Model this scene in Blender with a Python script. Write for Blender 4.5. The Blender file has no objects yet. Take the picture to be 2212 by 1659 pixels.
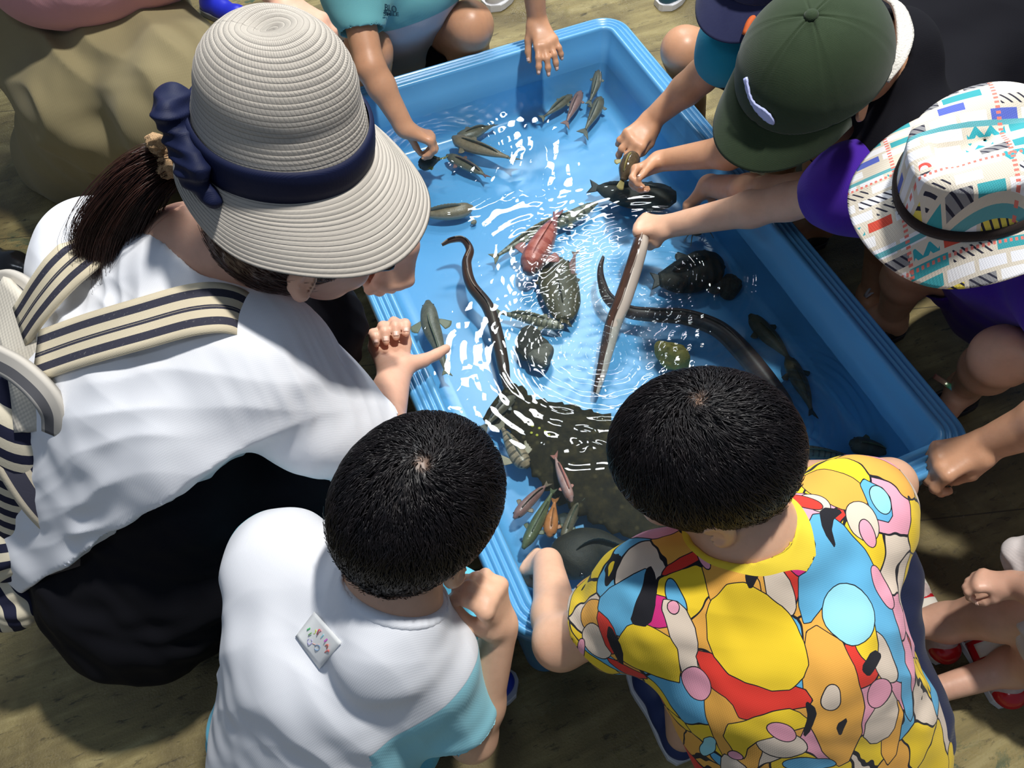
import bpy, math, random
import numpy as np
from mathutils import Vector, Matrix
rng = np.random.default_rng(7)
random.seed(7)
sc = bpy.context.scene
COL = sc.collection
# ------------------------------------------------------------------ camera
CAMR = np.array([[0.9202285, 0.34112517, -0.19186746],
                 [-0.39012561, 0.76024868, -0.51944581],
                 [-0.03132905, 0.55286125, 0.83268417]])      # camera axes in the world (columns)
CAMC = np.array([-0.11452798, -1.58330207, 1.48834167])
FPX = 1880.0
cam = bpy.data.objects.new('camera', bpy.data.cameras.new('camera'))
COL.objects.link(cam)
M4 = Matrix.Identity(4)
for i in range(3):
    for j in range(3): M4[i][j] = CAMR[i, j]
    M4[i][3] = CAMC[i]
cam.matrix_world = M4
cam.data.sensor_width = 36.0
cam.data.lens = FPX / 2212 * 36.0
cam.data.clip_start = 0.02
sc.camera = cam
# ------------------------------------------------------------------ view and world
sc.view_settings.view_transform = 'Standard'
sc.view_settings.look = 'None'
sc.view_settings.gamma = 1.0
sc.view_settings.use_curve_mapping = False
sc.view_settings.exposure = 0.0
wd = bpy.data.worlds.new('world'); sc.world = wd; wd.use_nodes = True
bg = wd.node_tree.nodes['Background']
bg.inputs[0].default_value = (0.55, 0.72, 1.0, 1); bg.inputs[1].default_value = 0.18
def area(name, loc, target, sx, sy, power, col=(1, 1, 1)):
    d = bpy.data.lights.new(name, 'AREA'); d.shape = 'RECTANGLE'; d.size = sx; d.size_y = sy
    d.energy = power; d.color = col
    o = bpy.data.objects.new(name, d); COL.objects.link(o)
    o.location = loc
    o.rotation_euler = (Vector(target) - Vector(loc)).to_track_quat('-Z', 'Y').to_euler()
    return o
# the floodlights of the hall, hung above and beyond the tub
area('floodlight', (0.85, -0.85, 3.5), (0.2, -0.8, 0.3), 0.20, 0.14, 112, (1.0, 0.97, 0.92))
area('floodlight', (1.15, 1.35, 3.5), (0.3, -0.6, 0.3), 0.80, 0.28, 48, (0.95, 0.98, 1.0))
area('floodlight', (1.50, 3.10, 3.5), (0.3, -0.6, 0.3), 0.95, 0.32, 54, (0.95, 0.98, 1.0))
area('floodlight', (2.10, 1.85, 3.5), (0.3, -0.6, 0.3), 0.95, 0.32, 46, (0.95, 0.98, 1.0))
area('floodlight', (-1.6, -1.9, 3.4), (0.0, -0.9, 0.4), 0.5, 0.5, 8, (0.8, 0.88, 1.0))

# ------------------------------------------------------------------ helpers
def U(px, py, z):
    """the place in the hall at height z that the photo shows at pixel px, py"""
    d = CAMR @ np.array([px - 1106.0, -(py - 829.5), -FPX])
    return CAMC + d * ((z - CAMC[2]) / d[2])
def UL(lst): return np.array([U(*p) for p in lst])
def nrm(v):
    v = np.asarray(v, float); return v / (np.linalg.norm(v) + 1e-12)
def tag(o, label=None, cat=None, group=None, kind=None):
    if label: o['label'] = label
    if cat: o['category'] = cat
    if group: o['group'] = group
    if kind: o['kind'] = kind
    return o
def empty(name, loc, label, cat, group=None):
    o = bpy.data.objects.new(name, None); COL.objects.link(o); o.location = [float(c) for c in loc]
    o.empty_display_size = 0.05
    tag(o, label, cat, group)
    return o
def world_of(o):
    m = o.matrix_basis.copy()
    return m if o.parent is None else world_of(o.parent) @ o.matrix_parent_inverse @ m
def parent(o, p):
    if p is not None:
        o.parent = p
        o.matrix_parent_inverse = world_of(p).inverted()
def mesh_obj(name, V, F, mat, par=None, smooth=True, uv=None, attrs=None):
    """V (n,3); F array of quads (m,4) or list of lists; linked as ONE mesh"""
    me = bpy.data.meshes.new(name)
    V = np.asarray(V, dtype=np.float32)
    if isinstance(F, np.ndarray) and F.ndim == 2:
        n, k = F.shape
        me.vertices.add(len(V)); me.vertices.foreach_set('co', V.ravel())
        me.loops.add(n * k); me.loops.foreach_set('vertex_index', F.ravel().astype(np.int32))
        me.polygons.add(n)
        me.polygons.foreach_set('loop_start', np.arange(0, n * k, k, dtype=np.int32))
        me.polygons.foreach_set('loop_total', np.full(n, k, dtype=np.int32))
        me.update(calc_edges=True)
    else:
        me.from_pydata([tuple(map(float, v)) for v in V], [], [list(map(int, f)) for f in F])
        me.update()
    me.validate()
    if smooth: me.polygons.foreach_set('use_smooth', np.ones(len(me.polygons), dtype=bool))
    if uv is not None:
        L = me.uv_layers.new(name='UVMap')
        idx = np.empty(len(me.loops), dtype=np.int32); me.loops.foreach_get('vertex_index', idx)
        L.data.foreach_set('uv', np.asarray(uv, dtype=np.float32)[idx].ravel())
    for k_, a in (attrs or {}).items():
        at = me.attributes.new(k_, 'FLOAT', 'POINT'); at.data.foreach_set('value', np.asarray(a, dtype=np.float32))
    if mat is not None: me.materials.append(mat)
    o = bpy.data.objects.new(name, me); COL.objects.link(o)
    if par is not None: parent(o, par)
    return o
# --------------------------- node materials
class NT:
    def __init__(s, name):
        s.m = bpy.data.materials.new(name); s.m.use_nodes = True
        s.t = s.m.node_tree; s.t.nodes.clear()
        s.out = s.t.nodes.new('ShaderNodeOutputMaterial')
    def n(s, typ, **kw):
        nd = s.t.nodes.new('ShaderNode' + typ)
        for k, v in kw.items():
            if k.startswith('i_'):
                nd.inputs[k[2:].replace('_', ' ')].default_value = v
            else: setattr(nd, k, v)
        return nd
    def l(s, a, b): s.t.links.new(a, b)
    def val(s, sock, v):
        if hasattr(v, 'links') or hasattr(v, 'is_output'): s.l(v, sock)
        else: sock.default_value = v
    def math(s, op, a, b=None, clamp=False):
        nd = s.t.nodes.new('ShaderNodeMath'); nd.operation = op; nd.use_clamp = clamp
        s.val(nd.inputs[0], a)
        if b is not None: s.val(nd.inputs[1], b)
        return nd.outputs[0]
    def mix(s, f, a, b):
        nd = s.t.nodes.new('ShaderNodeMix'); nd.data_type = 'RGBA'
        s.val(nd.inputs[0], f); s.val(nd.inputs[6], a if not isinstance(a, tuple) else (*a, 1)[:4]); s.val(nd.inputs[7], b if not isinstance(b, tuple) else (*b, 1)[:4])
        return nd.outputs[2]
    def ramp(s, f, stops, interp='LINEAR'):
        nd = s.t.nodes.new('ShaderNodeValToRGB'); cr = nd.color_ramp; cr.interpolation = interp
        while len(cr.elements) < len(stops): cr.elements.new(0.5)
        for e, (p, c) in zip(cr.elements, stops):
            e.position = p; e.color = (*c, 1)[:4] if isinstance(c, tuple) else (c, c, c, 1)
        s.val(nd.inputs[0], f); return nd.outputs[0]
    def noise(s, scale, detail=4, rough=0.55, vec=None, dist=0.0):
        nd = s.t.nodes.new('ShaderNodeTexNoise'); nd.inputs['Scale'].default_value = scale
        nd.inputs['Detail'].default_value = detail; nd.inputs['Roughness'].default_value = rough
        nd.inputs['Distortion'].default_value = dist
        if vec is not None: s.l(vec, nd.inputs['Vector'])
        return nd.outputs['Fac']
    def voro(s, scale, feature='F1', vec=None, out='Distance', rnd=1.0):
        nd = s.t.nodes.new('ShaderNodeTexVoronoi'); nd.feature = feature
        nd.inputs['Scale'].default_value = scale; nd.inputs['Randomness'].default_value = rnd
        if vec is not None: s.l(vec, nd.inputs['Vector'])
        return nd.outputs[out]
    def wave(s, scale, dist=0.0, vec=None, dscale=1.0, direction='X', typ='BANDS', prof='SIN'):
        nd = s.t.nodes.new('ShaderNodeTexWave'); nd.wave_type = typ; nd.wave_profile = prof
        if typ == 'BANDS': nd.bands_direction = direction
        nd.inputs['Scale'].default_value = scale; nd.inputs['Distortion'].default_value = dist
        nd.inputs['Detail Scale'].default_value = dscale
        if vec is not None: s.l(vec, nd.inputs['Vector'])
        return nd.outputs['Fac']
    def obj(s): return s.t.nodes.new('ShaderNodeTexCoord').outputs['Object']
    def uv(s): return s.t.nodes.new('ShaderNodeTexCoord').outputs['UV']
    def attr(s, name):
        nd = s.t.nodes.new('ShaderNodeAttribute'); nd.attribute_name = name; return nd.outputs['Fac']
    def mapping(s, vec, scale=(1, 1, 1), rot=(0, 0, 0), loc=(0, 0, 0)):
        nd = s.t.nodes.new('ShaderNodeMapping'); s.l(vec, nd.inputs[0])
        nd.inputs['Scale'].default_value = scale; nd.inputs['Rotation'].default_value = rot; nd.inputs['Location'].default_value = loc
        return nd.outputs[0]
    def sep(s, vec):
        nd = s.t.nodes.new('ShaderNodeSeparateXYZ'); s.l(vec, nd.inputs[0]); return nd.outputs
    def bump(s, h, strength=0.3, dist=0.002, normal=None):
        nd = s.t.nodes.new('ShaderNodeBump'); nd.inputs['Strength'].default_value = strength
        nd.inputs['Distance'].default_value = dist; s.l(h, nd.inputs['Height'])
        if normal is not None: s.l(normal, nd.inputs['Normal'])
        return nd.outputs[0]
    def principled(s, color, rough=0.6, spec=0.5, normal=None, sss=0.0, sss_r=(0.012, 0.005, 0.003), coat=0.0, sheen=0.0, trans=0.0, alpha=None, metallic=0.0, coat_rough=0.1):
        b = s.t.nodes.new('ShaderNodeBsdfPrincipled')
        s.val(b.inputs['Base Color'], (*color, 1)[:4] if isinstance(color, tuple) else color)
        s.val(b.inputs['Roughness'], rough)
        s.val(b.inputs['Specular IOR Level'], spec)
        b.inputs['Metallic'].default_value = metallic
        if normal is not None: s.l(normal, b.inputs['Normal'])
        if sss:
            b.inputs['Subsurface Weight'].default_value = sss
            b.inputs['Subsurface Radius'].default_value = (1.0, 0.45, 0.3); b.inputs['Subsurface Scale'].default_value = sss_r[0]
        if coat: b.inputs['Coat Weight'].default_value = coat; b.inputs['Coat Roughness'].default_value = coat_rough
        if sheen: b.inputs['Sheen Weight'].default_value = sheen
        if trans: b.inputs['Transmission Weight'].default_value = trans
        if alpha is not None: s.val(b.inputs['Alpha'], alpha)
        s.l(b.outputs[0], s.out.inputs[0])
        s.b = b
        return s
def simple(name, col, rough=0.6, spec=0.4, noise=None, bumps=None, **kw):
    """plain colour with a little mottling and fine bump"""
    t = NT(name); o = t.obj(); c = col
    if noise:
        sc_, amt = noise
        f = t.noise(sc_, 4, 0.6, o)
        c = t.mix(f, tuple(x * (1 - amt) for x in col), tuple(min(1, x * (1 + amt)) for x in col))
    nm = None
    if bumps: nm = t.bump(t.noise(bumps[0], 3, 0.6, o), bumps[1], bumps[2])
    t.principled(c, rough, spec, nm, **kw)
    return t.m
def cloth(name, col, weave=900, strength=0.15, amt=0.06, rough=0.85, sheen=0.1):
    t = NT(name); o = t.obj()
    c = t.mix(t.noise(9, 4, 0.6, o), tuple(x * (1 - amt) for x in col), tuple(min(1, x * (1 + amt)) for x in col))
    w = t.math('ADD', t.wave(weave / 6.28, 0.6, o, direction='X'), t.wave(weave / 6.28, 0.6, o, direction='Y'))
    t.principled(c, rough, 0.2, t.bump(w, strength, 0.0004), sheen=sheen)
    return t.m
# --------------------------- geometry generators
def frame_from(d, up=(0, 0, 1)):
    d = nrm(d); u = np.asarray(up, float); s_ = np.cross(d, u)
    if np.linalg.norm(s_) < 1e-4: s_ = np.cross(d, (1, 0, 0))
    s_ = nrm(s_); u = np.cross(s_, d)
    return d, s_, u
def catmull(P, n):
    P = np.asarray(P, float); m = len(P)
    Q = np.vstack([2 * P[0] - P[1], P, 2 * P[-1] - P[-2]])
    out = []
    ts = np.linspace(0, m - 1, n)
    for t in ts:
        i = min(int(t), m - 2); f = t - i
        p0, p1, p2, p3 = Q[i], Q[i + 1], Q[i + 2], Q[i + 3]
        out.append(0.5 * ((2 * p1) + (-p0 + p2) * f + (2 * p0 - 5 * p1 + 4 * p2 - p3) * f * f + (-p0 + 3 * p1 - 3 * p2 + p3) * f ** 3))
    return np.array(out)
def loft_path(P, W, H, up=(0, 0, 1), seg=20, capped=True):
    """elliptical sections along a path. W, H half-widths (side, up). returns V, F, uv(u along, v around)"""
    P = np.asarray(P, float); n = len(P)
    T = np.gradient(P, axis=0); V = []; UVs = []
    for i in range(n):
        d, s_, u = frame_from(T[i], up)
        a = np.linspace(0, 2 * np.pi, seg, endpoint=False)
        V.append(P[i] + np.outer(np.cos(a) * W[i], s_) + np.outer(np.sin(a) * H[i], u))
        UVs.append(np.stack([np.full(seg, i / (n - 1)), a / (2 * np.pi)], 1))
    V = np.vstack(V); UVs = np.vstack(UVs)
    F = []
    for i in range(n - 1):
        for j in range(seg):
            k = (j + 1) % seg
            F.append([i * seg + j, i * seg + k, (i + 1) * seg + k, (i + 1) * seg + j])
    if capped:
        F.append(list(range(seg))[::-1]); F.append([(n - 1) * seg + j for j in range(seg)])
    return V, F, UVs
def ribbon(P, width, thick, normals, nw=6):
    """a flat strap along path P with its own thickness; normals (n,3) face out. uv: u along, v across"""
    P = np.asarray(P, float); n = len(P); T = np.gradient(P, axis=0)
    width = np.broadcast_to(width, (n,))
    V = []; UVs = []
    prof = [(x, 1) for x in np.linspace(-0.5, 0.5, nw)] + [(x, -1) for x in np.linspace(0.5, -0.5, nw)]
    L = np.concatenate([[0], np.cumsum(np.linalg.norm(np.diff(P, axis=0), axis=1))])
    for i in range(n):
        nn = nrm(normals[i]); s_ = nrm(np.cross(T[i], nn)); nn = nrm(np.cross(s_, T[i]))
        for (x, sg) in prof:
            V.append(P[i] + s_ * x * width[i] + nn * sg * thick / 2); UVs.append((L[i], x + 0.5))
    m = len(prof); F = []
    for i in range(n - 1):
        for j in range(m):
            k = (j + 1) % m
            F.append([i * m + j, i * m + k, (i + 1) * m + k, (i + 1) * m + j])
    F.append(list(range(m))[::-1]); F.append([(n - 1) * m + j for j in range(m)])
    return np.array(V), F, np.array(UVs)
def lathe(prof, seg=64, fn=None, dup=False):
    """prof list of (r,z); fn(angle,i,r,z)->(x,y,z) override. uv = (angle, arclength)"""
    prof = np.asarray(prof, float); n = len(prof)
    L = np.concatenate([[0], np.cumsum(np.linalg.norm(np.diff(prof, axis=0), axis=1))])
    V = []; UVs = []
    for i, (r, z) in enumerate(prof):
        for j in range(seg + dup):
            a = 2 * math.pi * j / seg + (math.pi if dup else 0)
            V.append(fn(a, i, r, z) if fn else (r * math.cos(a), r * math.sin(a), z))
            UVs.append((j / seg, L[i]))
    F = []
    m = seg + dup
    for i in range(n - 1):
        for j in range(seg):
            k = (j + 1) % m
            F.append([i * m + j, i * m + k, (i + 1) * m + k, (i + 1) * m + j])
    return np.array(V), F, np.array(UVs)
def xf(V, origin, X, Y, Z):
    V = np.asarray(V, float)
    return np.asarray(origin) + V[:, :1] * np.asarray(X) + V[:, 1:2] * np.asarray(Y) + V[:, 2:3] * np.asarray(Z)
_ph = np.random.default_rng(3).uniform(0, 6.28, (24,)); _dr = np.random.default_rng(4).normal(0, 1, (24, 3)); _dr /= np.linalg.norm(_dr, axis=1)[:, None]
def vnoise(V, freq, k=0):
    """cheap smooth noise in -1..1"""
    V = np.asarray(V, float); s_ = 0; a = 0
    for j in range(6):
        i = (k * 5 + j) % 24; fr = freq * (1 + 0.45 * j)
        s_ = s_ + np.sin(V @ _dr[i] * fr * 6.28 + _ph[i] + 1.5 * np.sin(V @ _dr[(i + 7) % 24] * fr * 3.1 + _ph[(i + 3) % 24])) / (1 + 0.4 * j); a += 0.6 / (1 + 0.4 * j)
    return s_ / a
# ------------------------------------------------------------------ distance-field modelling: one continuous skin
class Field:
    def __init__(s, lo, hi, h):
        s.lo = np.asarray(lo, float); s.h = h
        s.n = np.ceil((np.asarray(hi, float) - s.lo) / h).astype(int) + 1
        s.g = np.full(s.n, 0.06, dtype=np.float32)
    def _box(s, pts, r):
        a = np.floor((np.min(pts, axis=0) - r - s.lo) / s.h).astype(int); b = np.ceil((np.max(pts, axis=0) + r - s.lo) / s.h).astype(int) + 1
        a = np.clip(a, 0, s.n); b = np.clip(b, 0, s.n)
        if np.any(b <= a): return None
        X = (s.lo[0] + np.arange(a[0], b[0]) * s.h).astype(np.float32)[:, None, None]
        Y = (s.lo[1] + np.arange(a[1], b[1]) * s.h).astype(np.float32)[None, :, None]
        Z = (s.lo[2] + np.arange(a[2], b[2]) * s.h).astype(np.float32)[None, None, :]
        return (slice(a[0], b[0]), slice(a[1], b[1]), slice(a[2], b[2])), X, Y, Z
    def _mix(s, sl, d, k, op):
        g = s.g[sl]
        if op == 'add':
            if k <= 0: s.g[sl] = np.minimum(g, d)
            else:
                hh = np.maximum(k - np.abs(g - d), 0) / k
                s.g[sl] = np.minimum(g, d) - hh * hh * k * 0.25
        else:
            d = -d
            if k <= 0: s.g[sl] = np.maximum(g, d)
            else:
                hh = np.maximum(k - np.abs(g - d), 0) / k
                s.g[sl] = np.maximum(g, d) + hh * hh * k * 0.25
    def cone(s, a, ra, b, rb, k=0.01, op='add'):
        a = np.asarray(a, float); b = np.asarray(b, float)
        r = max(ra, rb) + k + s.h * 3
        bx = s._box(np.array([a, b]), r)
        if bx is None: return s
        sl, X, Y, Z = bx
        ba = b - a; l2 = float(ba @ ba) + 1e-9
        px, py, pz = X - a[0], Y - a[1], Z - a[2]
        t = np.clip((px * ba[0] + py * ba[1] + pz * ba[2]) / l2, 0, 1)
        d = np.sqrt((px - t * ba[0]) ** 2 + (py - t * ba[1]) ** 2 + (pz - t * ba[2]) ** 2) - (ra + (rb - ra) * t)
        s._mix(sl, d.astype(np.float32), k, op); return s
    def ell(s, c, rad, R=None, k=0.01, op='add'):
        """ellipsoid; R columns = its axes"""
        c = np.asarray(c, float); rad = np.asarray(rad, float); R = np.eye(3) if R is None else np.asarray(R)
        bx = s._box(c[None], rad.max() + k + s.h * 3)
        if bx is None: return s
        sl, X, Y, Z = bx
        px, py, pz = X - c[0], Y - c[1], Z - c[2]
        q = [px * R[0, i] + py * R[1, i] + pz * R[2, i] for i in range(3)]
        k0 = np.sqrt((q[0] / rad[0]) ** 2 + (q[1] / rad[1]) ** 2 + (q[2] / rad[2]) ** 2)
        k1 = np.sqrt((q[0] / rad[0] ** 2) ** 2 + (q[1] / rad[1] ** 2) ** 2 + (q[2] / rad[2] ** 2) ** 2) + 1e-9
        d = k0 * (k0 - 1) / k1
        s._mix(sl, d.astype(np.float32), k, op); return s
    def half(s, p, n, k=0.0):
        """cut away everything on the side n points to"""
        X = (s.lo[0] + np.arange(s.n[0]) * s.h)[:, None, None]; Y = (s.lo[1] + np.arange(s.n[1]) * s.h)[None, :, None]; Z = (s.lo[2] + np.arange(s.n[2]) * s.h)[None, None, :]
        n = nrm(n); d = ((X - p[0]) * n[0] + (Y - p[1]) * n[1] + (Z - p[2]) * n[2]).astype(np.float32)
        s.g = np.maximum(s.g, d); return s
    def chain(s, pts, rs, k=0.01, op='add'):
        for i in range(len(pts) - 1): s.cone(pts[i], rs[i], pts[i + 1], rs[i + 1], k, op)
        return s
    def mesh(s):
        g = s.g
        g = g.copy(); g[0] = g[-1] = 0.05; g[:, 0] = g[:, -1] = 0.05; g[:, :, 0] = g[:, :, -1] = 0.05
        ins = g < 0
        nx, ny, nz = g.shape
        acc = np.zeros((nx - 1, ny - 1, nz - 1, 3), dtype=np.float32); cnt = np.zeros((nx - 1, ny - 1, nz - 1), dtype=np.float32)
        # edges along each axis
        cr = []
        for ax in range(3):
            A = [slice(None)] * 3; B = [slice(None)] * 3
            A[ax] = slice(0, -1); B[ax] = slice(1, None)
            ch = ins[tuple(A)] != ins[tuple(B)]
            idx = np.argwhere(ch)
            ga = g[tuple(A)][ch]; gb = g[tuple(B)][ch]
            t = ga / (ga - gb)
            pos = idx.astype(np.float32); pos[:, ax] += t
            cr.append((idx, ga < 0, pos))
            o1, o2 = [a for a in range(3) if a != ax]
            for d1 in (0, -1):
                for d2 in (0, -1):
                    c = idx.copy(); c[:, o1] += d1; c[:, o2] += d2
                    ok = np.all(c >= 0, axis=1) & (c[:, 0] < nx - 1) & (c[:, 1] < ny - 1) & (c[:, 2] < nz - 1)
                    c = c[ok]; p = pos[ok]
                    lin = np.ravel_multi_index(c.T, cnt.shape)
                    for q in range(3): acc[..., q].reshape(-1)[:] += 0  # keep dtype
                    np.add.at(cnt.reshape(-1), lin, 1)
                    for q in range(3): s._addat(acc, q, lin, p[:, q])
        act = cnt > 0
        vid = np.full(cnt.shape, -1, dtype=np.int64); vid[act] = np.arange(act.sum())
        V = acc[act] / cnt[act][:, None] * s.h + s.lo
        Fs = []
        for ax in range(3):
            idx, neg, _ = cr[ax]
            o1, o2 = [(1, 2), (2, 0), (0, 1)][ax]
            ok = (idx[:, o1] > 0) & (idx[:, o2] > 0)
            idx = idx[ok]; neg = neg[ok]
            def cell(a, b):
                c = idx.copy(); c[:, o1] += a; c[:, o2] += b
                return vid[c[:, 0], c[:, 1], c[:, 2]]
            q = np.stack([cell(-1, -1), cell(0, -1), cell(0, 0), cell(-1, 0)], 1)
            q[~neg] = q[~neg][:, ::-1]
            Fs.append(q)
        F = np.vstack(Fs)
        return V, F
    def _addat(s, acc, q, lin, v):
        flat = acc.reshape(-1, 3)
        np.add.at(flat[:, q], lin, v)
def vnormals(V, F):
    a = V[F[:, 2]] - V[F[:, 0]]; b = V[F[:, 3]] - V[F[:, 1]]
    n = np.cross(a, b); N = np.zeros_like(V)
    for i in range(4): np.add.at(N, F[:, i], n)
    return N / (np.linalg.norm(N, axis=1)[:, None] + 1e-12)
def smooth_v(V, F, it=2, lam=0.5):
    for _ in range(it):
        S = np.zeros_like(V); c = np.zeros(len(V), dtype=V.dtype)
        for i in range(4):
            j = (i + 1) % 4
            np.add.at(S, F[:, i], V[F[:, j]]); np.add.at(c, F[:, i], 1)
            np.add.at(S, F[:, j], V[F[:, i]]); np.add.at(c, F[:, j], 1)
        V = V + lam * (S / c[:, None] - V)
    return V
def field_obj(name, fld, mat, par=None, folds=None, attr_fn=None, it=2, label=None):
    V, F = fld.mesh()
    V = smooth_v(V, F, it)
    if folds:
        N = vnormals(V, F); D = np.zeros(len(V))
        for f in folds:
            if f[0] == 'n':                     # soft noise folds: freq, amplitude, seed
                D += f[2] * vnoise(V, f[1], f[3])
            else:                               # 'd': centre, direction, wavelength, amplitude, radius
                _, c, dr, wl, am, R = f
                c = np.asarray(c); dr = nrm(dr); q = V - c
                s_ = (q @ dr) / wl + 0.30 * vnoise(V, 2.6, 2)
                w = np.exp(-np.sum(q * q, axis=1) / R ** 2)
                D += am * w * (1 - np.abs(np.sin(np.pi * s_)) ** 1.1 * 2) * (0.65 + 0.45 * vnoise(V, 4, 5))
        V = V + N * D[:, None]
    at = attr_fn(V) if attr_fn else None
    o = mesh_obj(name, V, F, mat, par, attrs=at)
    if label: o['label'] = label
    return o
# ------------------------------------------------------------------ materials of the place
def m_floor():
    t = NT('wet_boards'); o = t.obj()
    so = t.mapping(o, (1.0, 9.0, 1.0), rot=(0, 0, math.radians(17)))
    g = t.noise(3.2, 8, 0.62, so, 0.6)
    c = t.ramp(g, [(0.25, (0.13, 0.10, 0.040)), (0.5, (0.30, 0.24, 0.095)), (0.72, (0.44, 0.37, 0.17))])
    big = t.noise(4.5, 5, 0.6, o, 0.5)
    c = t.mix(t.ramp(big, [(0.42, 0.0), (0.62, 1.0)]), c, (0.15, 0.115, 0.045))
    drk = t.noise(26, 6, 0.7, t.mapping(o, (1, 3, 1), rot=(0, 0, math.radians(17)), loc=(3, 1, 0)), 0.4)
    c = t.mix(t.ramp(drk, [(0.57, 0.0), (0.68, 0.8)]), c, (0.022, 0.018, 0.010))
    # flakes of green paint
    pn = t.noise(7, 6, 0.75, o, 0.8); pm = t.noise(1.1, 2, 0.5, t.mapping(o, loc=(3.65, 4.2, 0)))
    pf = t.math('MULTIPLY', t.ramp(pn, [(0.52, 0.0), (0.56, 1.0)]), t.ramp(pm, [(0.60, 0.0), (0.66, 1.0)]))
    c = t.mix(pf, c, (0.012, 0.075, 0.048))
    # seams between boards
    x = t.sep(t.mapping(o, rot=(0, 0, math.radians(17))))[1]
    fr = t.math('FRACT', t.math('MULTIPLY', x, 2.1)); seam = t.math('LESS_THAN', fr, 0.006)
    c = t.mix(t.math('MULTIPLY', seam, 0.7), c, (0.03, 0.024, 0.012))
    rg = t.ramp(t.noise(5, 5, 0.6, o), [(0.35, 0.12), (0.65, 0.55)])
    hb = t.math('ADD', t.math('MULTIPLY', t.noise(90, 6, 0.7, so), 0.8), t.noise(260, 2, 0.5, o))
    t.principled(c, rg, 0.5, t.bump(hb, 0.55, 0.0025))
    return t.m
def m_tub():
    t = NT('blue_plastic'); o = t.obj()
    c = t.mix(t.noise(6, 3, 0.5, o), (0.090, 0.32, 0.60), (0.115, 0.37, 0.66))
    scr = t.noise(40, 6, 0.8, t.mapping(o, (1, 1, 6)))
    c = t.mix(t.ramp(scr, [(0.62, 0.0), (0.75, 0.35)]), c, (0.35, 0.6, 0.9))
    t.principled(c, 0.27, 0.5, t.bump(t.noise(55, 4, 0.6, o), 0.12, 0.001), sss=0.12, sss_r=(0.02, 0, 0))
    return t.m
def m_water():
    t = NT('tub_water'); o = t.obj()
    nb = t.bump(t.noise(26, 2, 0.45, o, 0.5), 0.22, 0.0020)
    tr = t.n('BsdfTransparent'); tr.inputs[0].default_value = (0.90, 0.965, 0.975, 1)
    df = t.n('BsdfDiffuse'); df.inputs[0].default_value = (0.40, 0.52, 0.52, 1); t.l(nb, df.inputs['Normal'])
    m1 = t.n('MixShader'); m1.inputs[0].default_value = 0.016; t.l(tr.outputs[0], m1.inputs[1]); t.l(df.outputs[0], m1.inputs[2])
    gl = t.n('BsdfGlossy'); gl.inputs['Roughness'].default_value = 0.015; t.l(nb, gl.inputs['Normal'])
    fr = t.n('Fresnel'); fr.inputs['IOR'].default_value = 1.36; t.l(nb, fr.inputs['Normal'])
    m2 = t.n('MixShader'); t.l(fr.outputs[0], m2.inputs[0]); t.l(m1.outputs[0], m2.inputs[1]); t.l(gl.outputs[0], m2.inputs[2])
    t.l(m2.outputs[0], t.out.inputs[0])
    return t.m
# ------------------------------------------------------------------ floor
def build_floor():
    V, F = [], []
    n = 60; xs = np.linspace(-3.2, 4.2, n); ys = np.linspace(-3.2, 4.2, n)
    X, Y = np.meshgrid(xs, ys, indexing='ij'); Z = np.zeros_like(X)
    V = np.stack([X, Y, Z], -1).reshape(-1, 3)
    i = np.arange(n - 1)[:, None] * n + np.arange(n - 1)[None, :]
    F = np.stack([i, i + n, i + n + 1, i + 1], -1).reshape(-1, 4)
    tag(mesh_obj('floor', V, F, m_floor()), kind='structure')
build_floor()
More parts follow.
